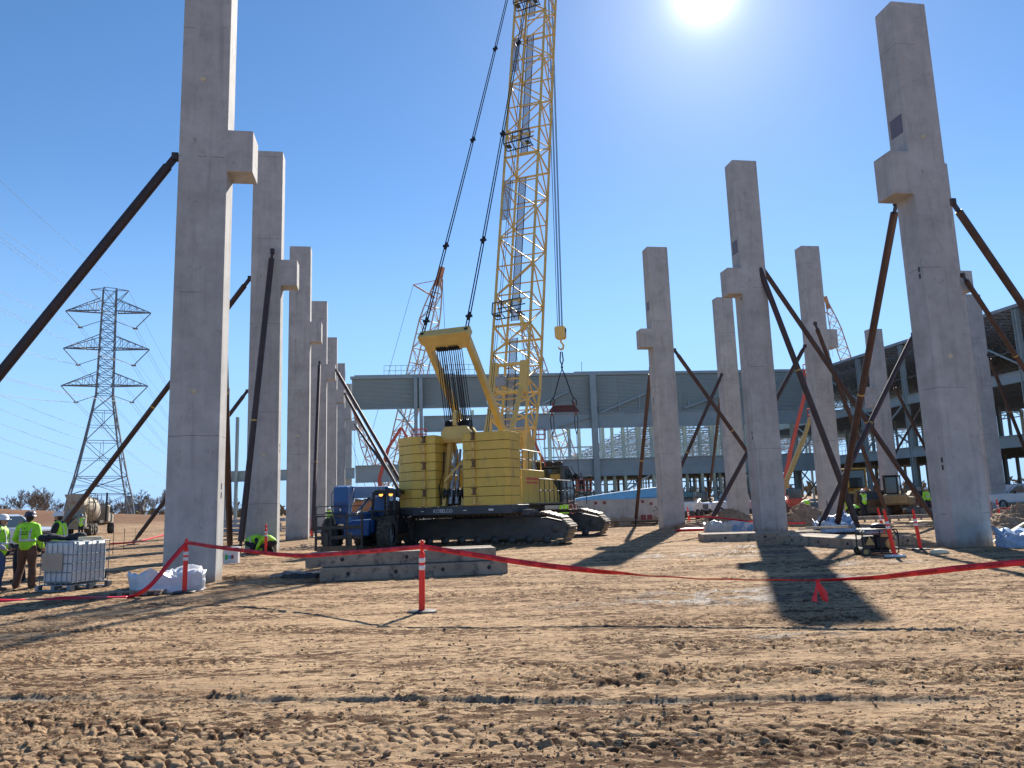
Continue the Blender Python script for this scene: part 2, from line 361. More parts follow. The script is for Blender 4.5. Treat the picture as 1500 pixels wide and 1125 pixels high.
def ground_h(x,y):
    h=(fbm(x*.12,y*.12,3,3)-.5)*.10
    near=np.exp(-np.maximum(y-30,0)/40.)
    st=(fbm(x*.55+.1*y,y*2.6,4,21)-.5)                     # left-right streaks of grading and traffic
    h=h+st*.05
    st2=(fbm(x*1.5,y*9.0,3,71)-.5); h=h+st2*.018*near
    region=smooth(fbm(x*.33,y*.75,3,40),.44,.62)           # churned patches
    c=fbm(x*5.5,y*9,4,55,.6); cl=smooth(c,.50,.75)
    h=h+cl*region*.010*near+cl*.004*near
    c2=fbm(x*13,y*22,3,77,.6); s2=smooth(c2,.57,.70); reg2=smooth(fbm(x*1.1,y*2.4,3,41),.38,.6); h=h+s2*(.004+.012*reg2*(.3+region))*near; c3=fbm(x*30,y*44,2,78); s3=smooth(c3,.66,.8); h=h+s3*reg2*.010*near
    h=h+(fbm(x*34,y*34,2,91)-.5)*.007*near
    dist=np.clip(region*.22+cl*.35*region+s2*reg2*.75+s3*reg2*.5+s2*.15,0,1); grey=np.zeros_like(x); wet=np.zeros_like(x)
    wob=(fbm(x*.35,y*.35,2,8)-.5)
    for (a,b,wd,pitch,dep,stl,cv) in PR:
        ax,ay=a; bx,by=b; L=math.hypot(bx-ax,by-ay); ux,uy=(bx-ax)/L,(by-ay)/L
        u=(x-ax)*ux+(y-ay)*uy; v=-(x-ax)*uy+(y-ay)*ux
        t=u/L; v=v+cv*np.sin(t*PI*1.3)+wob*.3
        m=smooth(wd/2-np.abs(v),0,.06)*smooth(u,0,.8)*smooth(L-u,0,.8)
        m=m*(.15+.85*smooth(fbm(x*.5,y*1.2,3,int(wd*100+pitch*1000)),.36,.50))
        if stl==0:
            sgn=np.where(v>0,.5,0.); ph=(u+np.abs(v)*.75)/pitch+sgn
            g=(ph-np.floor(ph)); lug=smooth(g,.1,.25)*(1-smooth(g,.6,.8)); hh=lug*dep-dep*.4
        elif stl==1:
            ph=(u+.12*np.sin(v*9)+wob*.25)/pitch; g=ph-np.floor(ph); k=np.floor(v/.17); g2=(ph+.5*(k%2)); g2=g2-np.floor(g2)
            gv=v/.17-np.floor(v/.17)
            jj=.10*(vn(ph,v/.17,3)-.5); hh=smooth(g2+jj,.03,.14)*(1-smooth(g2+jj,.74,.93))*smooth(gv+jj,.02,.12)*(1-smooth(gv+jj,.84,.97))*dep*(.55+.9*vn(np.floor(ph)*1.7,np.floor(v/.17)*3.1,6))-dep*.5
        else:
            ph=u/pitch; g=ph-np.floor(ph); hh=-dep*1.6+smooth(g,.3,.6)*dep*.3; grey=np.maximum(grey,m*(1 if wd>.2 else .25))
        h=h*(1-m*.55)+hh*m*near*(.6+.8*fbm(x*2.2,y*2.2,2,5))
        # squeezed-out rims
        rim=np.exp(-((np.abs(v)-wd/2-.04)/.045)**2)*smooth(u,0,.8)*smooth(L-u,0,.8)
        h=h+rim*dep*.38*near*(.2+1.1*smooth(c,.45,.65)); dist=np.maximum(dist,rim*.5*smooth(c,.45,.6))
        dist=np.maximum(dist,m*.35*(hh<-dep*.2) if stl!=2 else 0)
    # wet churned mud between the columns
    for (px,py,rx,ry) in ((1060,812,3.6,1.3),(1150,800,4,1.2),(1020,880,2.6,.8),(1060,868,2.0,.6),(1230,845,1.6,.5),(1180,930,.9,.25),(1290,825,2,.6)):
        cx,cy=gp2(px,py); e=((x-cx)/rx)**2+((y-cy)/ry)**2; mm=np.clip(1.2-e,0,1)*smooth(fbm(x*2,y*3,3,31),.42,.56)
        wet=np.maximum(wet,mm); h=h+mm*(fbm(x*4,y*5,3,66)-.5)*.13
    # trench by the first left column
    cx,cy=gp2(372,845); e=((x-cx)/1.35)**2+((y-cy)/.55)**2; tr=smooth(1.25-e,0,.7); h=h-tr*.34
    cx,cy=gp2(372,829); e=((x-cx)/1.5)**2+((y-cy)/.35)**2; h=h+.10*np.exp(-e)
    dist=np.maximum(dist,tr)
    # darker trafficked ground beyond the first columns
    far=smooth(y,20,30)*smooth(fbm(x*.08,y*.15,3,14),.38,.62); dist=np.maximum(dist,far*.5)
    # grass-free soil bank along the left horizon
    ridge=np.exp(-((y-138-(x+80)*.12)/13.)**2)*(1-smooth(x,-72,-40))*(1.9+2.3*(1-smooth(x,-105,-66)))
    ridge=ridge*(1+.15*(fbm(x*.06,y*.2,3,4)-.5)); h=h*(1-np.clip(ridge,0,1))+ridge
    h=h+.25*np.exp(-((y-100)/9.)**2)*(1-smooth(x,-60,-45))*fbm(x*.3,y*.3,3,9)
    dist=np.maximum(dist,np.clip(ridge*1.2,0,1)); dist=np.maximum(dist,.75*smooth(y,24,45)*(1-smooth(x,-14,-6))*smooth(fbm(x*.10,y*.35,3,15),.40,.58))
    global BANK; BANK=np.clip(ridge*1.3,0,1)*(y<160)
    return h,dist,grey,wet
dp=np.concatenate([np.arange(500,200,-1.0),np.arange(200,60,-.7),np.arange(60,6,-.45)])
ys=np.concatenate([[-3000,-300,-60,-15,-3,.5,2.2,3.0],F*HCAM/dp,[340,420,600,1000,2200,7000]])
s=np.linspace(-.80,.80,1050); ext=np.array([.3,1,3,9,30,100,400,2500,6000])
NX=len(s)+2*len(ext); NY=len(ys)
yb=np.maximum(ys,2.2)
X=np.concatenate([-(yb[:,None]*.80+ext[None,::-1]),yb[:,None]*s[None,:],yb[:,None]*.80+ext[None,:]],axis=1)
Y=np.repeat(ys[:,None],NX,axis=1)
h,dist,grey,wet=ground_h(X,Y); bank=BANK
h=np.where(Y>300,0,h); 
co=np.stack([X,Y,h],axis=2).reshape(-1,3).astype(np.float32)
me=bpy.data.meshes.new('ground'); me.vertices.add(NX*NY); me.vertices.foreach_set('co',co.ravel())
ii=np.arange(NX*NY).reshape(NY,NX); q=np.stack([ii[:-1,:-1],ii[:-1,1:],ii[1:,1:],ii[1:,:-1]],axis=2).reshape(-1,4)
nf=len(q); me.loops.add(nf*4); me.loops.foreach_set('vertex_index',q.ravel().astype(np.int32))
me.polygons.add(nf); me.polygons.foreach_set('loop_start',np.arange(0,nf*4,4,dtype=np.int32)); me.polygons.foreach_set('loop_total',np.full(nf,4,dtype=np.int32))
me.polygons.foreach_set('use_smooth',np.ones(nf,dtype=bool)); me.update(calc_edges=True)
ca=me.color_attributes.new('soil','FLOAT_COLOR','POINT')
cc=np.stack([dist,grey,wet,bank],axis=2).reshape(-1,4).astype(np.float32); ca.data.foreach_set('color',cc.ravel())
gm=bpy.data.materials.new('trafficked_soil'); gm.use_nodes=True; n=gm.node_tree.nodes; l=gm.node_tree.links; b=n['Principled BSDF']
at=n.new('ShaderNodeAttribute'); at.attribute_name='soil'; sp=n.new('ShaderNodeSeparateColor'); l.new(at.outputs['Color'],sp.inputs[0])
tc=n.new('ShaderNodeTexCoord'); mp=n.new('ShaderNodeMapping'); mp.inputs['Scale'].default_value=(.35,1.8,1); l.new(tc.outputs['Object'],mp.inputs[0])
def nz(sc,det=6,r=.6,vec=None):
    t=n.new('ShaderNodeTexNoise'); t.inputs['Scale'].default_value=sc; t.inputs['Detail'].default_value=det; t.inputs['Roughness'].default_value=r; l.new(vec or mp.outputs[0],t.inputs['Vector']); return t.outputs[0]
def mr(i,a,b2,c,d):
    t=n.new('ShaderNodeMapRange'); l.new(i,t.inputs[0]); [setattr(t.inputs[k+1],'default_value',v) for k,v in enumerate((a,b2,c,d))]; return t.outputs[0]
def mix(f,a,c):
    t=n.new('ShaderNodeMix'); t.data_type='RGBA'
    for i,v in ((0,f),(6,a),(7,c)):
        if isinstance(v,(tuple,float,int)): t.inputs[i].default_value=v
        else: l.new(v,t.inputs[i])
    return t.outputs[2]
def mth(op,a,c):
    t=n.new('ShaderNodeMath'); t.operation=op
    for i,v in ((0,a),(1,c)):
        if isinstance(v,(float,int)): t.inputs[i].default_value=v
        else: l.new(v,t.inputs[i])
    t.use_clamp=True; return t.outputs[0]
base=mix(mr(nz(.7,6,.7),.40,.60,0,1),(.62,.425,.25,1),(.46,.30,.17,1))
base=mix(mr(nz(6,8,.7),.42,.66,0,.8),base,(.67,.48,.30,1))
dk=mth('ADD',mth('MULTIPLY',sp.outputs[0],.40),mr(nz(9,8,.75),.52,.62,0,.5))
base=mix(dk,base,(.165,.098,.062,1))
base=mix(mth('MULTIPLY',mr(nz(3,6,.7),.56,.63,0,.8),sp.outputs[0]),base,(.085,.05,.035,1))
mpf=n.new('ShaderNodeMapping'); mpf.inputs['Scale'].default_value=(5.5,13,10); l.new(tc.outputs['Object'],mpf.inputs[0])
na=nz(1.0,7,.66,mpf.outputs[0]); 
mpd=n.new('ShaderNodeMapping'); mpd.inputs['Scale'].default_value=(.28,1.5,1); l.new(tc.outputs['Object'],mpd.inputs[0])
dens=mr(nz(1.0,5,.6,mpd.outputs[0]),.36,.64,0,1)
thr_=mth('SUBTRACT',.625,mth('MULTIPLY',dens,.155)); dmask=mr(mth('SUBTRACT',na,thr_),-.002,.014,0,1)
mpg=n.new('ShaderNodeMapping'); mpg.inputs['Scale'].default_value=(17,34,20); l.new(tc.outputs['Object'],mpg.inputs[0])
dm2=mth('MULTIPLY',mr(nz(1.0,5,.6,mpg.outputs[0]),.575,.62,0,.85),mr(dens,.2,.8,.25,1))
dmask=mth('MAXIMUM',dmask,dm2)
mph=n.new('ShaderNodeMapping'); mph.inputs['Scale'].default_value=(1.5,7.5,3); l.new(tc.outputs['Object'],mph.inputs[0])
dm3=mth('MULTIPLY',mr(nz(1.0,9,.72,mph.outputs[0]),.548,.565,0,.85),mr(dens,.1,.7,.35,1)); dmask=mth('MAXIMUM',dmask,dm3)
base=mix(dmask,base,mix(nz(2),(.085,.045,.025,1),(.15,.085,.048,1)))  # dark specks: brown crumbs and small shadows mixed into the colour
base=mix(mth('MULTIPLY',sp.outputs[1],mr(nz(3),.3,.6,.25,.8)),base,(.19,.185,.16,1))
base=mix(sp.outputs[2],base,(.15,.10,.07,1))
base=mix(mth('MULTIPLY',at.outputs['Alpha'],mr(nz(.6),.3,.6,.55,.95)),base,(.20,.105,.062,1))
l.new(base,b.inputs['Base Color'])
rgh=mix(sp.outputs[2],(.95,.95,.95,1),(.62,.62,.62,1)); l.new(rgh,b.inputs['Roughness']); b.inputs['Specular IOR Level'].default_value=.25
l.new(mr(sp.outputs[2],0,1,.12,.22),b.inputs['Specular IOR Level'])
bp0=n.new('ShaderNodeBump'); bp0.inputs['Strength'].default_value=1.; bp0.inputs['Distance'].default_value=.016; bp0.invert=True; l.new(dmask,bp0.inputs['Height'])
bp=n.new('ShaderNodeBump'); l.new(bp0.outputs[0],bp.inputs['Normal']); bp.inputs['Strength'].default_value=.8; bp.inputs['Distance'].default_value=.025; l.new(nz(26,9,.75,tc.outputs['Object']),bp.inputs['Height'])
bp2=n.new('ShaderNodeBump'); bp2.inputs['Strength'].default_value=.6; bp2.inputs['Distance'].default_value=.10; l.new(nz(3.5,9,.75),bp2.inputs['Height']); l.new(bp.outputs[0],bp2.inputs['Normal'])
l.new(bp2.outputs[0],b.inputs['Normal'])
me.materials.append(gm); go=bpy.data.objects.new('ground',me); COL.objects.link(go); tag(go,'tan churned construction soil with tyre tracks reaching the horizon',kind='structure')
# loose clods (uncountable)
mb=MB(); N=15000
uu=RNG.rand(N); cpx=-60+1620*RNG.rand(N); cpy=835+330*np.sqrt(uu)
gx=[];gy=[]
for a,b_ in zip(cpx,cpy):
    p=G(a,b_); gx.append(p.x); gy.append(p.y)
gx=np.array(gx);gy=np.array(gy)
gh,gd,_,_=ground_h(gx,gy); rg=smooth(fbm(gx*.9,gy*1.8,3,140),.42,.62)
keep=RNG.rand(N)<(.2+.8*rg)*.36
ico=[Vector(v).normalized() for v in ((0,0,1),(.9,0,.45),(.28,.85,.45),(-.72,.53,.45),(-.72,-.53,.45),(.28,-.85,.45),(.72,.53,-.45),(-.28,.85,-.45),(-.9,0,-.45),(-.28,-.85,-.45),(.72,-.53,-.45),(0,0,-1))]
icf=[(0,1,2),(0,2,3),(0,3,4),(0,4,5),(0,5,1),(1,6,2),(2,7,3),(3,8,4),(4,9,5),(5,10,1),(6,7,2),(7,8,3),(8,9,4),(9,10,5),(10,6,1),(6,11,7),(7,11,8),(8,11,9),(9,11,10),(10,11,6)]
for i in range(N):
    if not keep[i]: continue
    r=.004+.012*random.random()**3+.0007*gy[i]*random.random(); 
    if random.random()<.004: r=.025+.02*random.random()
    sx,sy,sz=r*random.uniform(.8,1.9),r*random.uniform(.7,1.2),r*random.uniform(.5,1.0)
    Rz=Matrix.Rotation(random.random()*6.28,3,'Z')
    mb.add([Rz@Vector((v.x*sx*random.uniform(.7,1.2),v.y*sy*random.uniform(.7,1.2),v.z*sz))+Vector((gx[i],gy[i],gh[i]+sz*.35)) for v in ico],icf)
M['clod']=mat('dry_and_damp_clods',(.36,.235,.14),.95,var=.25,scale=3,col2=(.15,.09,.055),thr=(.42,.55),c2scale=2.3)
tag(mb.build('dirt_clods','clod'),'small dark clods of earth scattered over the foreground',kind='stuff')
def gz(x,y):
    a,_,_,_=ground_h(np.array([float(x)]),np.array([float(y)])); return float(a[0])
# ------------------------------------------------------------------ precast columns
YAW=rad(9.5)
def column(name,corner,corner_px_side,H,label,corb=None,cz=(0,0),cw=.65,W=1.22,DP=.82,plates=(),discs=(),ferr=(),group='tall precast concrete columns'):
    """corner = front right (side 'r') or front left ('l') corner on the ground; local x along the front, y back"""
    x,y=corner[0],corner[1]; c,s_=math.cos(YAW),math.sin(YAW)
    if corner_px_side=='r': ox,oy=x-c*W/2,y-s_*W/2
    else: ox,oy=x+c*W/2,y+s_*W/2
    ox+= -s_*DP/2; oy+= c*DP/2
    t=empty(name,(ox,oy,-.35),YAW,label,'column',group)
    mb=MB(); z1=H+.35; a,b_=W/2,DP/2
    if corb:
        sg=1 if corb=='r' else -1; zl,zh=cz[0]+.35,cz[1]+.35
        pf=[(-sg*a,0),(sg*a,0),(sg*a,zl),(sg*(a+cw),zl),(sg*(a+cw),zh),(sg*a,zh),(sg*a,z1),(-sg*a,z1)]
    else: pf=[(-a,0),(a,0),(a,z1),(-a,z1)]
    mb.prism(pf,'y',-b_,b_); mb.build('shaft','conc',t,bevel=.022)
    if corb:
        m2=MB(); m2.box((sg*(a+cw*.5),0,zh+.012),(cw*.6,DP*.6,.03)); m2.build('bearing_pad','black',t)
    for (side,u,zz,ww,hh) in plates:
        m3=MB()
        if side=='l': m3.box((-a-.004,u,zz+.35),(.012,ww,hh))
        elif side=='r': m3.box((a+.004,u,zz+.35),(.012,ww,hh))
        else: m3.box((u,-b_-.004,zz+.35),(ww,.012,hh))
        m3.build('embed_plate','plate',t)
    for (u,zz) in discs:
        m3=MB(); m3.lathe((u,-b_+.004,zz+.35),[(0,.02),(.07,.02),(.085,.008),(.085,-.01)],axis=(0,-1,0),n=20); m3.build('lifting_insert','disc',t)
    for (side,u,zz) in ferr:
        m3=MB()
        for dz in (-.11,.11):
            if side=='l': m3.box((-a-.003,u,zz+.35+dz),(.01,.07,.15))
            else: m3.box((a+.003,u,zz+.35+dz),(.01,.07,.15))
        m3.build('ferrule_pair','black',t)
    return t
cL=[G(315,852)]; l1=cL[0]
LP=[(-7.28-.0,18.6),(-9.62,31.0),(-12.0,43.9)]
print('L1 crease',tuple(l1),'corbels')
for nm,(px,py,y) in {'L1t':(334,183,18.7),'L1b':(331,251,18.7),'Ct':(1086,391,34),'Cb':(1088,428,34),'Et':(1330,221,22.2),'Eb':(1334,282,22.2),'At':(955,481,41.5),'Ab':(957,507,41.5),'L2t':(415,380,31.1),'L2b':(415,420,31.1),'Dt':(1208,480,43.6),'Db':(1208,506,43.6),'L3t':(457,478,44.9),'Gt':(1293,566,75),'Ft':(1411,396,36),'Fb':(1411,425,36)}.items(): print(nm,round(D(px,py,y).z,2))
column('concrete_column',(l1.x,l1.y),'r',18.6,'nearest and tallest-looking concrete column on the left with corbel high on its right side','r',(D(331,250,18.9).z,D(334,184,18.7).z),plates=[('f',.3,2.3,.18,.0)] and [],discs=[(-.03,4.7),(-.06,13.2)],ferr=[('r',0,2.2),('r',0,11.0),('r',0,14.4)])
def crn(px,py): g=G(px,py); return (g.x,g.y)
rowL=[((405,809.5),17.2,'second concrete column from the front in the left row, behind a dark steep brace',(11.6,12.8)),
      ((452,790),17.2,'third concrete column from the front in the left row',(11.6,12.8))]
a2=crn(405,810); a3=crn(451,790.5)
column('concrete_column',a2,'r',D(414,222,a2[1]).z,rowL[0][2],'r',(D(412,418,a2[1]).z,D(414,380,a2[1]).z),discs=[(.05,3.9),(-.1,9.5)],ferr=[('r',0,4.2)],plates=[])
column('concrete_column',a3,'r',D(455,361,a3[1]).z,rowL[1][2],'r',(11.4,12.6),discs=[(0,5.9)])
dx,dy=(a3[0]-a2[0])/(a3[1]-a2[1]),1
for k,(yy,pt,lab) in enumerate(((56.8,(478,441),'fourth concrete column from the front in the left row, shorter looking with corbel halfway up'),(69.5,(493,494),'fifth concrete column from the front in the left row'),(82.5,(505,532),'sixth concrete column of the left row beside the far steel frame'),(95,(515,562),'farthest concrete column of the left row, next to grey cladding end'))):
    x=D(pt[0],pt[1]+150,yy).x
    column('concrete_column',(x,yy),'r',min(17.6,D(pt[0],pt[1],yy).z),lab,'r',(11.4,12.6))
pE=crn(1401,802)
column('concrete_column',pE,'l',D(1315,1,pE[1]).z,'nearest concrete column on the right with dark plate above its left corbel','l',(D(1336,284,pE[1]).z,D(1332,221,pE[1]).z),plates=[('l',0,D(1315,181,22.4).z,.55,.62)],discs=[(-.05,5.6),(-.05,12.6)],ferr=[('l',-.25,2.4),('l',-.25,8.2),('l',-.25,11.2)])
pC=crn(1117,782)
column('concrete_column',pC,'l',D(1068,234,pC[1]).z,'concrete column standing behind grey timber mats, right of centre, with left corbel','l',(D(1088,430,pC[1]).z,D(1086,392,pC[1]).z),plates=[('l',0,D(1078,363,34).z,.5,.62)],ferr=[('l',-.2,4.3),('l',-.2,10.7)])
pA=crn(973,776)
column('concrete_column',pA,'l',D(946,361,pA[1]).z,'concrete column left of the right group, beside the blue covered beam','l',(D(957,508,pA[1]).z,D(955,481,pA[1]).z),plates=[('l',0,12.4,.4,.5)],ferr=[('l',0,7.0)])
pD=crn(1212,764)
column('concrete_column',pD,'l',D(1162,360,pD[1]).z,'concrete column with right corbel behind the tarp-covered bundle and crossing braces','r',(D(1208,508,pD[1]).z,D(1208,481,pD[1]).z))
pB=(D(1074,755,53).x,53.)
column('concrete_column',pB,'l',D(1050,435,53).z,'plain concrete column half hidden behind the soil mound right of centre',None,discs=[(0,6)])
pG=(D(1302,742,66).x,66.)
column('concrete_column',pG,'l',D(1286,481,66).z,'far concrete column with small left corbel in front of the loader','l',(D(1296,596,66).z,D(1296,566,66).z),plates=[('l',0,14,.35,.6)])
pF=crn(1455,766)
column('concrete_column',(pF[0],pF[1]),'r',D(1391,239,pF[1]).z,'concrete column mostly hidden behind the nearest right column, corbel showing on its right','r',(D(1411,426,pF[1]).z,D(1411,396,pF[1]).z),cw=.62)
pH=(D(1477,742,57).x,57.)
column('concrete_column',pH,'r',D(1438,431,57).z,'rearmost concrete column at the right edge beside the mound',None,W=1.3)
# ------------------------------------------------------------------ braces
BR=[ # top px,py,depth ; foot px,py,depth(None: ground) ; material, label, radius
 ((257,230,19.0),(-75,640,17.3),'brace','long dark pipe brace leaning from the nearest left column out of the left edge',.135),
 ((366,408,31.2),(62,810,None),'brace','dark pipe brace crossing behind the nearest left column down to the men by the tote',.125),
 ((362,573,44.5),(195,795,None),'brace','dark pipe brace whose foot stands left of the nearest column beyond the tote',.125),
 ((399,368,30.5),(351,811,None),'brace','black steep brace running down the left side of the second left column',.13),
 ((322,300,19.9),(337,807,None),'bracered','rusty brown brace showing as thin strip right of the nearest left column',.13),
 ((468,531,55.5),(458,785,None),'bracered','reddish steep brace in front of the fourth left column',.14),
 ((492,542,57),(592,715,52),'bracered','upper brace of the three leaning right from left row behind crane',.14),
 ((505,577,69.5),(594,735,62),'bracered','middle brace of the three leaning right from left row behind crane',.14),
 ((520,622,82),(590,722,76),'brace','lower darker brace of the three leaning right from left row behind crane',.14),
 ((988,513,42),(1168,764,44.5),'bracered','brown brace from the column beside the blue cover, passing behind the column to its right',.125),
 ((1179,507,44.5),(1036,772,None),'bracered','brace emerging left below the middle concrete column with foot on the soil mound',.13),
 ((1057,549,53),(972,742,51),'bracered','brown brace leaning left from the plain half-hidden column',.13),
 ((953,540,42.5),(934,735,47),'bracered','steep reddish brace just left of the column beside the blue cover',.12),
 ((1056,578,54),(1036,752,None),'bracered','steep reddish brace left of the plain half-hidden column above the mound',.13),
 ((1109,382,34.5),(1372,766,35.8),'bracered','long brace from middle column falling right, behind the generator, with yellow foot',.125),
 ((1109,384,33.9),(1259,777,None),'bracered','brace from middle column falling right to foot beside blue bundle',.14),
 ((1313,296,23.2),(1225,777,None),'bracered','longest steep brace from nearest right column leaning left to the bundle',.135),
 ((1338,490,36.5),(1197,778,None),'bracered','brace leaning left across the crossing, foot left of the blue bundle',.125),
 ((1395,296,22.8),(1600,596,24.5),'bracered','thick brown brace leaving the nearest right column toward the right edge',.13),
 ((1410,403,36.5),(1580,660,40),'bracered','second brown brace lower at the right edge in front of roof joists',.135),
 ((1194,474,43.6),(1298,748,47),'bracered','brace from column with right corbel falling to the worker by the loader',.13),
 ((1308,563,66.5),(1384,712,68),'bracered','thin far brace falling right from far column above the excavator cab',.14),
 ((1447,520,57),(1510,680,59),'bracered','thin far brace at right edge from rearmost column',.14),
 ((1372,560,68),(1290,700,70),'brace','thin dark far brace leaning left behind the loader',.12),
]
PT=[]
for (t,f,m,lab,r) in BR:
    p=D(*t); qq=D(*f) if f[2] else G(f[0],f[1],.12)
    # run any brace whose foot is still above ground on to the ground
    if f[2] and qq.z>.15: d=(qq-p); qq=p+d*((p.z-.12)/(p.z-qq.z))
    d=(qq-p).normalized(); t_=empty('pipe_brace',(qq.x,qq.y,0),0,lab,'brace','steel pipe braces propping the columns')
    base=Vector((qq.x,qq.y,0)); P,Q=p-base,qq-base
    mb=MB(); r=r*.9; mb.tube(P+d*.35,Q-d*.45,r,n=14)
    mb.build('pipe',m,t_)
    e=MB(); e.beam(P,P+d*.36,.05,r*1.5); e.box(P,(.16,.16,.2),Matrix.Rotation(YAW,3,'Z')); e.build('head_shoe','brace',t_)
    e=MB(); e.beam(Q-d*.46,Q,.05,r*1.5); e.box((0,0,.03),(.5,.5,.06)); e.tube((0,0,.03),(0,0,.2),.03); e.build('foot_shoe','brace',t_)
    L=(Q-P).length
    if t[2]<60:
        for k in (random.uniform(.32,.68),):
            c=P+(Q-P)*k; e=MB(); e.tube(c-d*.035,c+d*.035,r+.006,n=14); e.build('marking_band','yband',t_)
# ------------------------------------------------------------------ lettering
def text_faces(txt,size):
    cu=bpy.data.curves.new('lettering','FONT'); cu.body=txt; cu.size=size; cu.resolution_u=2
    o=bpy.data.objects.new('lettering',cu); COL.objects.link(o); dg=bpy.context.evaluated_depsgraph_get()
    me=o.evaluated_get(dg).to_mesh(); vs=[Vector((v.co.x,v.co.y,0)) for v in me.vertices]; fs=[tuple(p.vertices) for p in me.polygons]
    o.to_mesh_clear(); bpy.data.objects.remove(o); bpy.data.curves.remove(cu)
    wd=max(v.x for v in vs)-min(v.x for v in vs); return vs,fs,wd
# ------------------------------------------------------------------ lattice boom
def lattice(ch,br,A,B,wx,wy,X,bay,rc,rb,taper0=0,taper1=0,nb=None):
    """four chords along A-B, section wx (along X) by wy; ch/br = MBs for chords and bracing"""
    A=Vector(A);B=Vector(B);d=(B-A);L=d.length;d/=L; X=Vector(X); X=(X-d*X.dot(d)).normalized(); Yv=d.cross(X).normalized()
    n=nb or max(2,round(L/bay)); st=[]
    for i in range(n+1):
        t=i/n*L; k=1.0
        if taper0 and t<taper0: k=.35+.65*t/taper0
        if taper1 and L-t<taper1: k=.30+.70*(L-t)/taper1
        c=A+d*t; st.append([c+X*sx*wx/2*k+Yv*sy*wy/2*k for sx,sy in((-1,-1),(1,-1),(1,1),(-1,1))])
    for j in range(4):
        for i in range(n): ch.tube(st[i][j],st[i+1][j],rc,n=7,caps=False)
    for i in range(n+1):
        for j in range(4):
            k=(j+1)%4
            br.tube(st[i][j],st[i][k],rb,n=5,caps=False)
            if i<n:
                if (i+j)%2: br.tube(st[i][j],st[i+1][k],rb,n=5,caps=False)
                else: br.tube(st[i][k],st[i+1][j],rb,n=5,caps=False)
    return st
# ------------------------------------------------------------------ the big yellow crawler crane
CY=rad(-20); CC=Vector((-.75,35.3,0)); 
crane=empty('crawler_crane',CC,CY,'big yellow lattice boom crawler crane seen from behind with two stacks of counterweight slabs','crane')
hv=Vector((math.sin(-CY),math.cos(CY),0)); rv=Vector((math.cos(CY),math.sin(CY),0))
def cl(p):  # world to crane-local
    q=Vector(p)-CC; return Vector((q.dot(rv),q.dot(hv),q.z))
# crawlers run along local x
def crawler(y0,x0,x1,hh=1.24,wd=1.05):
    r=hh/2; mid=(x0+x1)/2
    m=MB()
    # side frame
    prof=[(x0+.35,.22),(x1-.35,.22),(x1-.12,.5),(x1-.15,.8),(x1-1.35,hh-.16),(x0+1.35,hh-.16),(x0+.15,.8),(x0+.12,.5)]
    m.prism(prof,'y',y0-wd*.46,y0+wd*.46); fr=m.build('crawler','track',crane)
    # shoes all the way round
    path=[];L0=x0+r;L1=x1-r
    loop=[(x1-1.1,hh),(x1-.40,hh-.20),(x1-.07,hh*.58),(x1-.06,hh*.42),(x1-.30,.12),(x1-.75,.0),(x0+.75,.0),(x0+.30,.12),(x0+.06,hh*.42),(x0+.07,hh*.58),(x0+.40,hh-.20),(x0+1.1,hh)]
    pts=[Vector((a,0,b)) for a,b in loop]; pts.append(pts[0]); seg=[(pts[i+1]-pts[i]).length for i in range(len(pts)-1)]; T=sum(seg); N=int(T/.235)
    sh=MB(); lug=MB()
    for i in range(N):
        s_=T*i/N; k=0
        while s_>seg[k]: s_-=seg[k];k+=1
        c=pts[k]+(pts[k+1]-pts[k])*(s_/seg[k]); a=math.atan2((pts[k+1]-pts[k]).z,(pts[k+1]-pts[k]).x)
        sag=.03*math.sin(i*1.7)
        R=Matrix.Rotation(-a,3,'Y'); sh.box(c+Vector((0,y0,.0)),(.215,wd,.075),R,ch=.012)
        nrm=R@Vector((0,0,1)); sh.box(c+nrm*(-.055)+Vector((0,y0,0)),(.17,wd*.80,.07),R)
        sh.box(c+nrm*(.045)+Vector((0,y0,0)),(.05,wd*.96,.03),R)
    sh.build('track_chain','shoe',fr)
    rl=MB()
    for i in range(11): q_=MB(); q_.lathe((x0+1.0+(x1-x0-2.0)*i/10,y0-wd*.47,.20),[(0,-.04),(.17,-.04),(.17,.06),(.10,.10),(0,.10)],axis=(0,1,0),n=14); q_.build('roller','track',fr)
    for x in (x0+.62,x1-.62): q_=MB(); q_.lathe((x,y0-wd*.48,hh*.5),[(0,-.02),(.16,-.02),(.2,.03),(.2,.12),(0,.12)],axis=(0,1,0),n=20); q_.build('idler_hub','track',fr)
    pass
    for i in range(13): rl.box((x0+.9+i*(x1-x0-1.8)/12,y0-wd*.47,.40),(.24,.05,.10))
    pass
crawler(-3.05,-5.1,4.35); crawler(2.95,-5.1,4.35)
m=MB(); m.prism([(-1.2,-2.6),(1.2,-2.6),(1.5,-1.2),(1.5,1.2),(1.2,2.6),(-1.2,2.6),(-1.5,1.2),(-1.5,-1.2)],'z',.55,1.15); m.lathe((0,0,1.1),[(1.3,0),(1.3,.3),(0,.3)],n=32); m.build('car_body','crdark',crane)
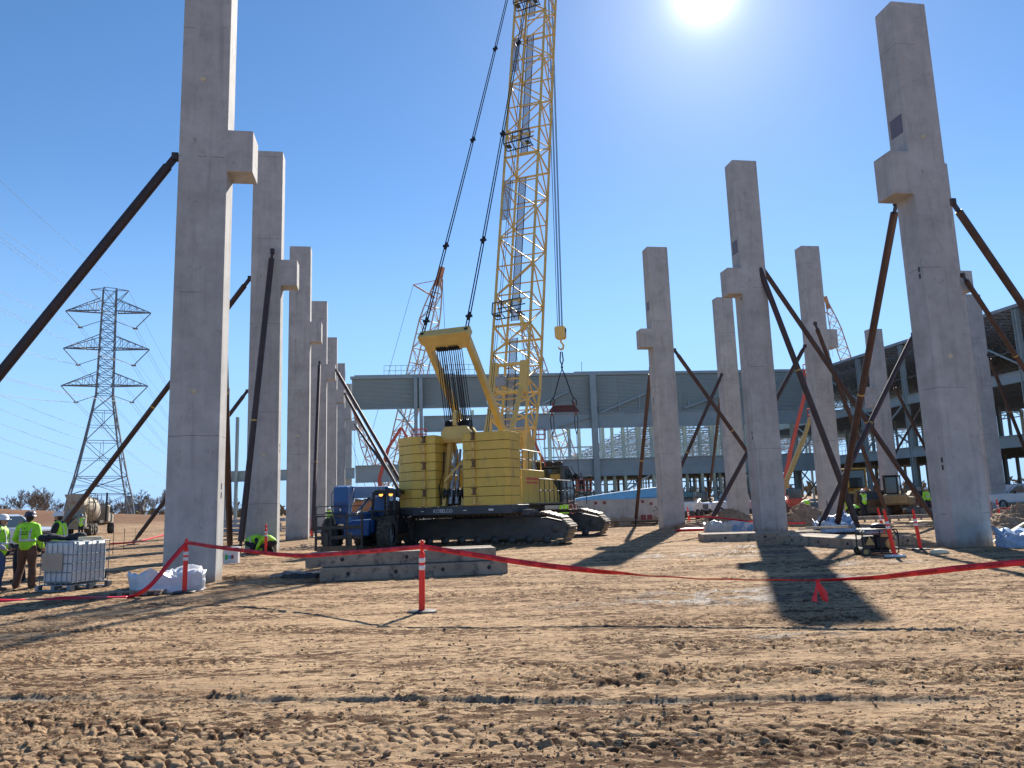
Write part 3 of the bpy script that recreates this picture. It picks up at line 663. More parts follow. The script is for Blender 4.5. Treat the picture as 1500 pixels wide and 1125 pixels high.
# revolving frame
m=MB(); m.prism([(-1.62,-5.42),(2.3,-5.42),(2.52,-5.2),(2.6,-3.3),(1.35,-3.1),(1.35,2.6),(-1.35,2.6),(-1.35,-3.1),(-2.6,-3.3),(-2.6,-4.85)],'z',1.28,1.60); fr=m.build('revolving_frame','crdark',crane,bevel=.02)
vs,fs,wd=text_faces('KOBELCO',.21); m=MB(); m.add([Vector((v.x*.88-.72,-5.428,1.37+v.y)) for v in vs],fs); m.build('lettering','white',fr)
m=MB(); m.box((1.75,-5.43,1.44),(.20,.012,.07)); m.box((-1.2,-5.43,1.44),(.12,.012,.03)); m.box((.25+.4,-5.43,1.44),(.14,.012,.03)); m.build('marker_plate','white',fr)
def stack(sg):
    ix,ox,cx=.60,2.50,1.55; n=8; z0=1.61; hs=2.86/n
    st=empty('counterweight',(0,0,0)); st.parent=crane
    core=MB(); core.prism([(sg*(ix+.03),-5.39),(sg*(1.65 if sg<0 else 2.32),-5.39),(sg*(ox-.03),-4.93 if sg<0 else -5.20),(sg*(ox-.04),-4.0),(sg*(ix+.04),-4.0)],'z',z0,z0+2.86); core.build('slab_gap','yedge',st)
    for i in range(n):
        a=z0+i*hs+.010; m=MB(); j=.006*math.sin(i*2.3+sg)
        cx2,oy2=(1.66,-4.95) if sg<0 else (2.34,-5.22)
        m.prism([(sg*ix,-5.42+j),(sg*cx2,-5.42+j),(sg*ox,oy2),(sg*ox,-3.95),(sg*ix,-3.95)],'z',a,a+hs-.020)
        sl_=m.build('slab','yel',st,bevel=.008)
        k=MB(); k.box((sg*1.08,-5.47+j,a+hs*.52),(.10,.11,.20),ch=.015); k.box((sg*1.08,-5.50+j,a+hs*.84),(.17,.14,.04)); k.box((sg*1.08,-5.50+j,a+hs*.20),(.17,.14,.04)); k.build('slab_lug','rusty' if i%3==1 else 'yelboom',sl_)
stack(-1); stack(1)
# machinery between the stacks
m=MB()
for x in(-.42,.42): m.beam((x,-5.0,1.6),(x*.9,-4.3,4.6),.16,.24); m.beam((x,-2.6,1.6),(x*.9,-4.3,4.55),.14,.2)
m.beam((-.5,-4.4,3.2),(.5,-4.4,3.2),.12); m.beam((-.42,-5.0,2.6),(.42,-4.6,3.6),.09); m.build('gantry_leg','yelboom',crane)
m=MB(); m.tube((-.12,-5.1,1.7),(-.05,-4.5,3.9),.055); m.tube((.16,-5.1,1.7),(.10,-4.5,3.9),.055)
m.tube((-.12,-5.1,1.7),(-.10,-4.9,2.6),.09);m.tube((.16,-5.1,1.7),(.13,-4.9,2.6),.09); m.build('lift_cylinder','grey',crane)
m=MB(); m.box((0,-4.2,1.95),(1.1,1.3,.6)); 
for x in(-.3,.0,.3): m.lathe((x-.12,-4.9,2.1),[(0,0),(.26,0),(.26,.03),(.18,.04),(.18,.2),(.26,.21),(.26,.24),(0,.24)],axis=(1,0,0),n=18)
m.path([(-.5,-5.1,1.7),(-.55,-5.2,2.4),(-.45,-5.0,3.0),(-.5,-4.8,3.8)],.03); m.path([(.5,-5.1,1.7),(.5,-5.2,2.3),(.46,-5.0,3.2)],.03); m.build('winch','black',crane)
# gantry head with sheaves
gs=empty('gantry_head',(0,0,0)); gs.parent=crane
m=MB(); m.prism([(-.62,4.30),(.62,4.30),(.66,4.60),(.48,4.84),(-.48,4.84),(-.66,4.60)],'y',-4.75,-4.55); m.prism([(-.62,4.30),(.62,4.30),(.66,4.60),(.48,4.84),(-.48,4.84),(-.66,4.60)],'y',-4.15,-3.95); m.box((0,-4.35,4.28),(1.4,.7,.2),ch=.03)
m.box((0,-4.78,5.12),(.16,.12,.5),ch=.02); m.lathe((-.09,-4.7,5.35),[(0,0),(.13,0),(.13,.18),(0,.18)],axis=(1,0,0),n=14); m.build('head_frame','yelboom',gs)
m=MB()
for i in range(12):
    x=-.50+.95*i/11
    if abs(x)<.07: continue
    m.lathe((x-.02,-4.35,4.82),[(0,0),(.32,0),(.28,.02),(.32,.04),(0,.04)],axis=(1,0,0),n=20)
m.build('sheave_pack','black',gs)
# mast (live back mast)
MT=cl(D(652,492,30.2)); mt=Vector((-.05,MT.y,MT.z)); mf=Vector((0,1.1,2.3)); md=(mt-mf).normalized()
mast=empty('mast',(0,0,0)); mast.parent=crane
m=MB(); up=Vector((0,md.z,-md.y))
for sg in(-1,1):
    kn=mf+(mt-mf)*.36
    a=Vector((sg*.92,0,0))
    m.beam(mt+a*.98-md*.1,kn+a*.98,.24,.34,up); m.beam(kn+a*.98+md*.06,mf+Vector((sg*.72,0,0)),.24,.36,up)
m.beam(kn+Vector((-1.0,0,0)),kn+Vector((1.0,0,0)),.32,.36,up)
for sg in(-1,1): m.prism([(sg*.78,-.02),(sg*.30,-.02),(sg*.80,.45)],'y',0,.2)if False else None
m.build('mast_arm','yelboom',mast,bevel=.03)
m=MB(); R=Matrix(((1,0,0),(0,md.y,up.y),(0,md.z,up.z)))  # x, along mast, normal
hb=[(-1.12,.22),(-1.12,-.1),(-.80,-.55),(-.52,-.55),(-.52,-.42),(.52,-.42),(.52,-.55),(.80,-.55),(1.12,-.1),(1.12,.22)]
top=[R@Vector((p[0],p[1],-.22))+mt for p in hb]; bot=[R@Vector((p[0],p[1],.22))+mt for p in hb]; nn=len(hb)
m.add(top+bot,[(i,(i+1)%nn,nn+(i+1)%nn,nn+i) for i in range(nn)]+[tuple(range(nn))[::-1],tuple(range(nn,2*nn))]); m.build('mast_head','yelboom',mast,bevel=.02)
m=MB()
for i in range(11):
    x=-.46+.92*i/10
    if i in(5,): continue
    m.lathe(mt+Vector((x-.025,0,0))-md*.44,[(0,0),(.26,0),(.22,.025),(.26,.05),(0,.05)],axis=(1,0,0),n=20)
m.build('sheave_pack','black',mast)
m=MB()
for i in range(11):
    x=-.46+.92*i/10
    if i==5: continue
    for dy in (-.24,.24):
        m.tube(mt+Vector((x,0,0))-md*.44+up*dy,Vector((x*1.02,-4.35+ (-.3 if dy<0 else .3),4.85)),.019,n=5,caps=False)
m.build('boom_hoist_ropes','rope',crane)
# boom
PH=rad(76.3); bf=Vector((0,1.35,2.05)); bd=Vector((0,math.cos(PH),math.sin(PH))); LB=43.0; bt=bf+bd*LB
boom=empty('boom',(0,0,0)); boom.parent=crane
ch=MB();br=MB()
bs=bf+bd*5.6
secs=[5.6,8.6,19.2,29.8,40.2]
lat=[]
for i in range(len(secs)-1):
    a=bf+bd*secs[i]; b_=bf+bd*(secs[i+1]-.06)
    lattice(ch,br,a,b_,1.98,1.95,(1,0,0),1.78,.076,.042)
yv=bd.cross(Vector((1,0,0))).normalized()
# boom foot section: chords converge on two foot lugs
corner=[bs+Vector((sx*.99,0,0))+yv*sy*.975 for sx,sy in((-1,-1),(1,-1),(1,1),(-1,1))]
low=[bf+bd*1.6+Vector((sx*.86,0,0))+yv*sy*.42 for sx,sy in((-1,-1),(1,-1),(1,1),(-1,1))]
for j in range(4):
    ch.tube(corner[j],low[j],.07,n=8)
for i in range(4):
    t0,t1=i/4,(i+1)/4
    P0=[corner[j].lerp(low[j],t0) for j in range(4)];P1=[corner[j].lerp(low[j],t1) for j in range(4)]
    for j in range(4):
        k=(j+1)%4; br.tube(P0[j],P1[k] if i%2 else P1[j] if False else P1[k],.038,n=5); br.tube(P1[j],P1[k],.036,n=5)
ch.build('chords','yelboom',boom); br.build('lacing','yelboom',boom)
m=MB()
for sg in(-1,1):
    pl=[bf+Vector((sg*.93,0,0))+yv*-.1,bf+Vector((sg*.93,0,0))+bd*.9+yv*-.50,bf+Vector((sg*.93,0,0))+bd*2.9+yv*-.62,bf+Vector((sg*.93,0,0))+bd*2.9+yv*.62,bf+Vector((sg*.93,0,0))+bd*.9+yv*.50,bf+Vector((sg*.93,0,0))+yv*.1]
    pr_=[p-Vector((sg*.16,0,0)) for p in pl]; nn=6
    fs=[(i,(i+1)%nn,nn+(i+1)%nn,nn+i) for i in range(nn)]+[tuple(range(nn))[::-1],tuple(range(nn,2*nn))]
    m.add(pl+pr_,fs if sg<0 else [f[::-1] for f in fs])
m.beam(bf+bd*2.75+Vector((-.9,0,0)),bf+bd*2.75+Vector((.9,0,0)),.9,.32,yv); m.build('boom_foot','yelboom',boom,bevel=.02)
# cross head between foot section and first insert, with platforms and walkway
m=MB()
for sy in(-1,): 
    for sg in(-1,1): m.beam(bs+Vector((sg*.80,0,0))+yv*-.98*1-bd*.8,bs+Vector((sg*.80,0,0))+yv*-.98+bd*.9,.42,.26,yv)
m.beam(bs+Vector((-.9,0,0))-yv*.98+bd*.78,bs+Vector((.9,0,0))-yv*.98+bd*.78,.16); m.beam(bs+Vector((-.9,0,0))-yv*.98-bd*.7,bs+Vector((.9,0,0))-yv*.98-bd*.7,.16)
m.build('connector_frame','yelboom',boom,bevel=.02)
m=MB(); m.box(bs+Vector((-.35,-1.12,.1)),(.55,.2,.5),ch=.03); m.build('control_box','grey',boom)
for k in (2,3,4):
    tt=secs[k-1]+.3; c=bf+bd*tt-yv*1.0
    m=MB(); a=c+Vector((-.80,0,0)); b_=c+Vector((.72,0,0))
    for zz in(0,.62,):
        m.beam(a+bd*zz-yv*.1,b_+bd*(zz+.12)-yv*.1,.05)
        m.beam(a+bd*zz-yv*.75,b_+bd*(zz+.12)-yv*.75,.05)
    for f in(0,.33,.66,1): p=a.lerp(b_,f); m.beam(p-yv*.75,p-yv*.75+bd*.66,.05); m.beam(p-yv*.1,p-yv*.75,.04)
    m.box(a.lerp(b_,.12)-yv*.4+bd*.06,(.26,.35,.07)); m.box(a.lerp(b_,.86)-yv*.4+bd*.10,(.22,.35,.07))
    m.build('boom_platform','crdark',boom)
    m=MB(); m.beam(a+bd*.95-yv*.05,b_+bd*1.1-yv*.05,.07)
    for f in(.15,.8): m.box(a.lerp(b_,f)+bd*.95-yv*.08,(.2,.14,.2)); 
    m.build('pendant_bracket','yelboom',boom)
    m=MB(); m.beam(a-bd*.9+Vector((.2,.3,0)),a-bd*.9+Vector((.6,.3,0)),.03); m.beam(a-bd*1.2+Vector((.2,.3,0)),a-bd*1.2+Vector((.6,.3,0)),.03); m.beam(a-bd*.9+Vector((.2,.3,0)),a-bd*1.25+Vector((.2,.3,0)),.03); m.build('step_bracket','white',boom)
for (t0,t1) in((3.2,8.2),(9.2,18.2),(20,28.8),(30.4,39.6)):
    m=MB(); c0=bf+bd*t0-yv*.2+Vector((-.15,0,0)); c1=bf+bd*t1-yv*.2+Vector((-.15,0,0)); m.beam(c0,c1,.42,.02,yv); m.build('walkway','grat',boom)
    m=MB(); 
    for x in(-.2,.2): m.beam(c0+Vector((x,0,0)),c1+Vector((x,0,0)),.04)
    m.build('walkway_rail','crdark',boom)
for s__ in(15,25.4): m=MB(); c0=bf+bd*s__-yv*1+Vector((-.7,0,0)); m.beam(c0,c0+bd*2.6,.42,.02,yv); m.build('side_mesh_panel','grat',boom)
ch=MB(); br=MB(); lattice(ch,br,bf+bd*40.3,bt,1.98,1.95,(1,0,0),1.2,.066,.034,taper1=3); ch.build('boom_tip','yelboom',boom); br.build('tip_lacing','yelboom',boom)
m=MB()
for x in(-.3,-.1,.1,.3): m.lathe(bt+Vector((x,.45,.1)),[(0,0),(.45,0),(.40,.03),(.45,.06),(0,.06)],axis=(1,0,0),n=22)
m.build('tip_sheaves','black',boom)
# backstops
m=MB()
for sg in(-1,1): m.tube(Vector((sg*.55,-1.7,2.0)),bf+bd*4.9+Vector((sg*.72,0,0))-yv*1.1,.115,n=12); m.tube(Vector((sg*.55,-1.7,2.0)),(Vector((sg*.55,-1.7,2.0))).lerp(bf+bd*4.9+Vector((sg*.72,0,0))-yv*1.1,.45),.155,n=12)
m.build('backstop','yelboom',crane)
# pendants mast head -> boom tip
m=MB(); k=MB()
for sg,off in((-1,-.97),(1,.99)):
    a=mt+Vector((off,0,0))+md*.15; b_=bt+Vector((sg*.42,-.3,.3)); pts=[]
    for i in range(25):
        t=i/24; p=a.lerp(b_,t); p=p+Vector((0,-.0,-.55*4*t*(1-t))); pts.append(p)
    for dx_ in(-.055,.055): m.path([p+Vector((dx_,0,0)) for p in pts],.027,n=5)
    for t in (.02,.135,.325,.52,.72,.88):
        i=int(t*24); f=t*24-i; p=pts[i].lerp(pts[i+1],f); dd=(pts[i+1]-pts[i]).normalized()
        k.tube(p-dd*.17,p+dd*.17,.075,n=8); k.box(p,(.26,.12,.10))
    k.beam(a-md*.35,a+md*.1,.13)
m.build('pendant_ropes','rope',crane); k.build('pendant_links','rope',crane)
# hoist ropes inside the boom and down to the hook block
hk=cl(D(821,487,47.0)); sh=bt+Vector((0,.8,.0)); print('hook local',hk,'tip',sh,'tip world',CC+rv*sh.x+hv*sh.y+Vector((0,0,sh.z)))
m=MB()
for i,(x,y) in enumerate(((-.26,-.1),(-.13,.1),(0,-.1),(.13,.1),(.26,-.1))): m.tube(Vector((x*1.0,sh.y+y,sh.z)),Vector((hk.x+x*.62,hk.y+y*.5,hk.z+.35)),.021,n=5,caps=False)
m.tube((-.1,-2.0,2.1),bt+Vector((-.1,-.2,.4)),.014,n=5); m.tube((.15,-2.4,2.1),bt+Vector((.1,-.2,.4)),.014,n=5); m.build('hoist_ropes','rope',crane)
hb_=empty('hook_block',hk); hb_.parent=crane; hb_.scale=(.88,)*3
m=MB(); m.prism([(-.33,.42),(.33,.42),(.38,.28),(.36,-.40),(.25,-.50),(-.25,-.50),(-.36,-.40),(-.38,.28)],'y',-.26,-.10); m.prism([(-.33,.42),(.33,.42),(.38,.28),(.36,-.40),(.25,-.50),(-.25,-.50),(-.36,-.40),(-.38,.28)],'y',.10,.26); m.box((0,0,-.33),(.5,.3,.2)); m.box((0,-.28,-.05),(.2,.03,.35)); m.build('block_cheek','yelboom',hb_,bevel=.02)
m=MB()
for y in(-.07,.02): m.lathe((-.15,y,.15),[(0,0),(.28,0),(.25,.025),(.28,.05),(0,.05)],axis=(0,1,0),n=18); m.lathe((.15,y,.15),[(0,0),(.28,0),(.25,.025),(.28,.05),(0,.05)],axis=(0,1,0),n=18)
m.build('sheaves','black',hb_)
m=MB(); m.tube((0,0,-.5),(0,0,-.72),.07); m.path([(0,0,-.7),(.10,0,-.82),(.19,0,-1.0),(.15,0,-1.18),(0,0,-1.26),(-.14,0,-1.18),(-.2,0,-1.02)],[.07,.07,.08,.085,.085,.07,.03],n=10); m.build('hook','yelboom',hb_)
# rigging: slings and spreader beam hang from the hook
hw=D(821,487,47.0); base=Vector((hw.x,hw.y,hw.z-5.0))
sb=empty('spreader_beam',base,0,'dark red spreader bar hanging on rope slings under the crane hook','lifting beam')
bl=-rad(4)
m=MB(); m.ibeam((-.68,0,.12),(.68,0,.12),.2,.42,.05); m.add([Vector(v) for v in((-.68,-.1,-.09),(-.98,-.1,-.09),(-.68,-.1,.33),(-.68,.1,-.09),(-.98,.1,-.09),(-.68,.1,.33))],[(0,2,1),(3,4,5),(0,1,4,3),(1,2,5,4),(0,3,5,2)]); m.add([Vector(v) for v in((.68,-.1,-.09),(.98,-.1,-.09),(.68,-.1,.33),(.68,.1,-.09),(.98,.1,-.09),(.68,.1,.33))],[(0,1,2),(3,5,4),(0,3,4,1),(1,4,5,2),(0,2,5,3)])
m.build('beam','maroon',sb)
m=MB()
for sg in(-1,1):
    m.path([(sg*.05,0,3.75),(sg*.10,0,3.2),(-sg*.04,0,2.75),(sg*.24,0,2.0),(sg*.50,0,1.1),(sg*.66,0,.75)],.04,n=6)
    m.path([(sg*.66,0,.8),(sg*.82,.0,.6),(sg*.80,0,.33)],.035,n=6); m.path([(sg*.66,0,.8),(sg*.56,.0,.6),(sg*.62,0,.33)],.035,n=6)
m.build('top_sling','rope',sb)
m=MB()
for sg in(-1,1):
    m.path([(sg*.74,0,-.05),(sg*.86,0,-.5),(sg*.82,0,-1.1),(sg*.74,0,-1.5)],.028,n=5); m.path([(sg*.74,0,-.05),(sg*.64,0,-.5),(sg*.66,0,-1.1),(sg*.74,0,-1.5)],.028,n=5)
    m.path([(sg*.74,0,-1.5),(sg*.74,0,-3.0),(sg*.72,0,-4.6)],.02,n=5)
m.build('bottom_sling','rope',sb)
m=MB()
for sg in(-1,1): m.box((sg*.74,0,-.16),(.12,.12,.22),ch=.02); m.box((sg*.66,0,.44),(.12,.12,.2),ch=.02)
m.build('shackle','redprim',sb)
# machinery house, cab, rails (right hand side)
m=MB(); m.prism([(-3.3,1.62),(2.0,1.62),(2.0,1.95),(1.5,2.35),(.9,2.70),(-.2,2.74),(-.25,3.05),(-3.3,3.05)],'x',1.05,2.3); m.build('machinery_house','yel',crane,bevel=.03)
m=MB(); m.prism([(-3.3,1.62),(2.0,1.62),(2.0,2.75),(-3.3,3.0)],'x',-2.3,-1.05); m.build('machinery_house','yel',crane,bevel=.03)
m=MB(); 
for z,h_ in((2.66,.10),(2.50,.08)): m.box((2.305,-2.0,z),(.01,1.6,h_))
m.build('red_stripe','liftred',crane)
cb=empty('cab',(0,0,0)); cb.parent=crane
m=MB(); m.prism([(2.0,1.5),(4.0,1.5),(4.3,2.1),(4.0,2.9),(3.3,3.25),(2.0,3.25)],'x',1.2,2.4); m.build('cab_shell','glass',cb,bevel=.04)
m=MB()
for x in(1.2,2.4):
    for a,b_ in(((2.0,1.5),(2.0,3.25)),((2.0,3.25),(3.3,3.25)),((3.3,3.25),(4.0,2.9)),((4.0,2.9),(4.3,2.1)),((4.3,2.1),(4.0,1.5)),((2.9,1.5),(2.9,3.25)),((2.0,2.3),(4.2,2.3))): m.beam((x,a[0],a[1]),(x,b_[0],b_[1]),.07)
m.box((1.8,2.7,3.32),(1.2,1.5,.10)); m.build('cab_frame','crdark',cb)
m=MB(); 
for (x,y,z) in((1.4,1.9,3.46),(1.8,2.2,3.48),(2.2,2.4,3.46),(1.9,3.1,3.44)): m.box((x,y,z),(.35,.3,.22),ch=.04)
m.lathe((2.62,3.9,2.9),[(0,0),(.14,.02),(.14,.05),(0,.07)],axis=(0,-1,0),n=16); m.beam((2.4,3.8,3.4),(2.62,3.9,2.9),.03); m.build('roof_fittings','black',cb)
def rail(m,pts,h=.95,r=.02):
    for i in range(len(pts)-1):
        a,b_=Vector(pts[i]),Vector(pts[i+1]); n_=max(1,round((b_-a).length/.7))
        m.tube(a+Vector((0,0,h)),b_+Vector((0,0,h)),r,n=5); m.tube(a+Vector((0,0,h*.5)),b_+Vector((0,0,h*.5)),r,n=5)
        for k in range(n_+1): p=a.lerp(b_,k/n_); m.tube(p,p+Vector((0,0,h)),r,n=5)
m=MB(); rail(m,[(2.95,-3.0,1.66),(2.95,-1.0,1.66)]); rail(m,[(2.95,-.5,1.66),(2.95,1.6,1.66)]); rail(m,[(1.2,-2.9,3.06),(2.2,-2.9,3.06),(2.2,-1.2,3.06)],.8); m.tube((3.0,4.3,1.5),(3.0,4.3,2.9),.02); m.tube((3.0,4.3,2.9),(3.3,4.3,2.9),.02);m.build('handrail','yelboom' if False else 'crdark',crane)
m=MB(); m.box((2.65,-.6,1.60),(.65,5.4,.06)); m.box((2.85,-4.0,1.3),(.25,1.2,.2)); 
for k in range(4): m.box((3.0,2.6,.5+k*.3),(.35,.4,.04))
m.build('side_walkway','crdark',crane)
m=MB(); rail(m,[(2.0,-2.2,3.06),(2.0,.2,3.06)],.85,.025); m.build('ladder','yelboom',crane)
# ------------------------------------------------------------------ telehandler
def wheel(parent,c,r,w,axis=(1,0,0),lug=True,rim='grey',name='wheel'):
    c=Vector(c); ax=Vector(axis).normalized(); wh=empty(name,c); wh.parent=parent
    t=MB(); t.lathe(-ax*w/2,[(r*.55,0),(r*.9,0),(r*.97,w*.08),(r*.97,w*.92),(r*.9,w),(r*.55,w)],axis=ax,n=28)
    if lug:
        u=Vector((0,0,1)); x=ax.cross(u).normalized()
        for i in range(22):
            for sd in(-1,1):
                a=2*PI*(i+(.5 if sd>0 else 0))/22; a2=a+.16
                p=(x*math.cos(a)+u*math.sin(a))*(r*.985)+ax*sd*w*.48; q_=(x*math.cos(a2)+u*math.sin(a2))*(r*.985)+ax*sd*w*.03
                t.beam(p,q_,r*.085,r*.085,up=(x*math.cos(a)+u*math.sin(a)))
    t.build('tyre','rub',wh)
    t=MB(); t.lathe(-ax*w*.36,[(0,0),(r*.2,0),(r*.25,w*.1),(r*.5,w*.12),(r*.58,0),(r*.58,w*.72),(r*.5,w*.6),(r*.25,w*.62),(r*.2,w*.72),(0,w*.72)],axis=ax,n=24); t.build('rim',rim,wh)
    return wh
tc_=D(541,745,31.2); TH=empty('telehandler',(tc_.x+.15,tc_.y+.1,0),rad(180-7),'blue telehandler facing the camera with black fork carriage and amber cab lights','telehandler')
m=MB(); m.box((0,-.4,.95),(1.2,4.6,.5),ch=.05); m.box((.8,-1.0,1.05),(.6,2.2,.9),ch=.08); m.box((-.0,-2.5,1.2),(1.8,.7,1.0),ch=.08); m.box((0,1.95,.9),(1.0,.5,.6),ch=.05); m.build('chassis','blue',TH)
m=MB(); m.box((.85,1.72,1.52),(.72,1.1,.06),ch=.02); m.box((-.85,1.72,1.52),(.72,1.1,.06),ch=.02); m.build('fender','black',TH)
for x in(-1.08,1.08):
    for y in(1.75,-1.9): wheel(TH,(x,y,.66),.66,.46,rim='blue' if False else 'grey')
# boom
m=MB(); m.beam((.28,-2.6,2.35),(.28,2.1,2.25),.36,.46); m.beam((.28,1.6,2.25),(.28,2.75,2.2),.28,.36); m.box((.28,-2.4,2.0),(.7,.8,1.1),ch=.06); m.build('boom','blue',TH,bevel=.02)
m=MB(); m.prism([(2.55,2.52),(3.05,2.45),(3.1,1.9),(2.95,1.1),(2.65,1.1),(2.5,2.0)],'x',.02,.56); m.build('boom_head','blue',TH,bevel=.03)
m=MB(); m.box((-.80,1.45,.95),(.85,.25,.75),ch=.03); m.box((-.80,-.1,.9),(.8,1.6,.6),ch=.03); m.build('step_panel','black',TH)
m=MB(); m.box((.28,3.13,1.62),(.08,.01,.1)); m.build('tag_plate','white',TH)
m=MB(); m.tube((.28,1.4,1.4),(.28,-.5,2.1),.07); m.tube((.1,2.2,2.0),(.1,2.9,1.3),.06); m.tube((.46,2.2,2.0),(.46,2.9,1.3),.06); m.path([(.6,2.6,2.5),(.7,2.9,2.2),(.6,3.1,1.6),(.5,3.0,1.1)],.025); m.path([(-.02,2.5,2.4),(-.1,2.9,2.1),(0,3.05,1.5)],.025); m.build('cylinder','grey',TH)
# vehicle's left = -x local when heading +y ; cab there
m=MB()
cx0,cx1,cy0,cy1,cz0,cz1=-1.22,-.36,-.5,1.25,.95,2.22
for x in(cx0,cx1):
    m.beam((x,cy0,cz0),(x,cy0,cz1),.09); m.beam((x,cy1+.1,cz0),(x,cy1-.15,cz1),.09); m.beam((x,cy0,cz1),(x,cy1-.1,cz1),.09); m.beam((x,cy0,1.5),(x,cy1,1.5),.06)
for y in(cy0,cy1-.15): m.beam((cx0,y,cz1),(cx1,y,cz1),.09)
m.box(((cx0+cx1)/2,.2,cz1+.07),(.92,1.5,.09),ch=.02); m.box(((cx0+cx1)/2,.9,cz1+.0),(.9,.12,.16),ch=.03)
for i in range(5): m.box((cx0+.1+i*.15,.35,cz1+.13),(.04,1.1,.03))
m.build('cab_frame','black',TH)
m=MB(); m.box(((cx0+cx1)/2,0,1.25),(.7,.7,.3),ch=.05); m.box(((cx0+cx1)/2,-.3,1.6),(.5,.12,.6),ch=.05); m.lathe(((cx0+cx1)/2,.55,1.72),[(.17,0),(.19,.015),(.17,.03),(.15,.015),(.17,0)],axis=(0,-.5,1),n=18); m.tube(((cx0+cx1)/2,.75,1.2),((cx0+cx1)/2,.56,1.72),.03); m.build('seat','black',TH)
m=MB(); 
m.box((-1.32,1.0,2.2),(.22,.06,.34),ch=.02); m.beam((-1.2,.95,2.35),(-1.32,1.0,2.3),.03); m.build('mirror','black',TH)
for x in(-.62,-1.02):
    m=MB(); m.ball((x,1.0,cz1-.05),(.085,.05,.085)); m.build('headlight','lamp',TH)
# carriage and forks
fk=empty('fork_carriage',(.28,3.25,.0)); fk.parent=TH
m=MB()
for z in(.25,.62,.98): m.box((0,0,z),(1.75,.08,.13),ch=.01)
for x in(-.87,-.3,.3,.87): m.box((x,0,.78),(.07,.07,1.25))
m.box((0,-.02,1.40),(1.8,.07,.06))
m.build('carriage','black',fk)
m=MB(); rail(m,[(-.87,0,1.2),(.87,0,1.2)],.55,.018)
m.build('load_guard','black',fk)
for x in(-.45,.45): m=MB(); m.box((x,.08,.42),(.14,.06,.72)); m.beam((x,.08,.1),(x,1.15,.07),.13,.05); m.build('fork','mixdark',fk)
m=MB(); m.box((.05,-.02,.15),(1.5,.3,.34),ch=.03); m.build('adapter','rusty',fk)
# ------------------------------------------------------------------ steel frame building (long side)
BR1=rad(5.2); B0=D(515,742,93); B0=Vector((B0.x,B0.y,0))
bld=empty('steel_frame_building',B0,BR1,'long unfinished grey steel building with corrugated cladding band under its roof edge','building')
zt,zb=17.75,13.9; XL=-14.8; X1=26.; X2=60.
def corr(m,x0,x1,z0,z1,y,n=26,dep=.12):
    # horizontally ribbed sheet as a profiled solid
    pr_=[]; h=(z1-z0)/n
    for i in range(n): pr_+= [(y,z0+i*h),(y,z0+(i+.5)*h),(y-dep,z0+(i+.62)*h),(y-dep,z0+(i+.88)*h)]
    pr_+= [(y,z1),(y+.25,z1),(y+.25,z0)]
    m.prism(pr_,'x',x0,x1)
xs=[0]; 
x=0
while x<X2-.1:
    e=min(x+8.4,X2); m=MB(); corr(m,x+.02,e-.02,zb if x<X1-3 else 12.1,zt-.25,0,n=22 if x<X1-3 else 30); m.build('cladding','clad',bld); x=e
m=MB(); m.box(((X2)/2,-.12,zt-.08),(X2+.3,.5,.34)); m.build('parapet_cap','steel',bld)
for cx_,cw_ in((6.6,12.5),(33,10)): m=MB(); m.box((cx_,-.05,zt+.12),(cw_,.5,.25)); m.build('coping_panel','clad',bld)
m=MB(); m.ibeam((0,-.35,zb-.1),(X1,-.35,zb-.1),.35,.3); m.build('eave_beam','steel',bld)
m=MB(); m.ibeam((8.8,-.25,11.7),(X2,-.25,11.7),.45,2.0,.1); m.build('crane_girder','steel',bld)
m=MB(); m.ibeam((.5,-.25,5.75),(X1-17.4,-.25,5.75),.45,2.1,.1); m.ibeam((XL,-.2,5.9),(.4,-.2,5.9),.35,1.3,.08); m.ibeam((8.8,-.25,5.75),(X2,-.25,5.75),.45,2.2,.1); m.build('floor_girder','steel',bld)
for x,wd in((XL,.45),(XL+1.3,.3),(7.9,.42),(8.55,.42),(30.2,.75),(52.6,.75)):
    m=MB(); m.ibeam((x,-.75,0),(x,-.75,(zt-.35) if x>5 else 16.6 if x==XL else 13),wd,.5,.05,up=(0,1,0)); m.build('column','steel',bld)
for x in (12.5,15.,17.,19.8,23.,25.2,27.2,29.,32.,33.4,34.6,36.4,38.,39.5,41.4,43.,44.5,46.,47.6,49.,51,55.,57.5):
    m=MB(); yy=random.uniform(.6,6); m.ibeam((x,yy,0),(x,yy,13.6),.36,.36,.04,up=(0,1,0)); m.build('column','steel',bld)
for x in np.arange(9.5,60,1.25):
    m=MB(); yy=random.choice((9,14,20)); m.beam((x,yy,0),(x,yy,5.2),.28); m.build('interior_post','steel',bld)
r5=random.Random(9)
for i in range(46):
    x=r5.uniform(10,59); yy=r5.uniform(12,40); m=MB(); k=r5.random()
    if k<.5: m.beam((x,yy,0),(x,yy,5.0),r5.uniform(.18,.34)); m.build('interior_post','joist',bld)
    elif k<.75: m.beam((x,yy,.2),(x+r5.uniform(-4,4),yy,4.8),.14); m.build('raking_strut','joist',bld)
    else: m.beam((x,yy,r5.uniform(1,4.5)),(x+r5.uniform(4,9),yy,r5.uniform(1,4.5)),.16,.2); m.build('cross_beam','joist',bld)
for i in range(22):
    x=r5.uniform(22,59); yy=r5.uniform(8,30); m=MB(); m.beam((x,yy,6.5),(x,yy,13.5),r5.uniform(.16,.3)); m.build('upper_post','joist',bld)
for z in (8.2,9.6):
    m=MB(); m.beam((26,18,z),(60,18,z+.3),.12,.22); m.build('cross_beam','joist',bld)
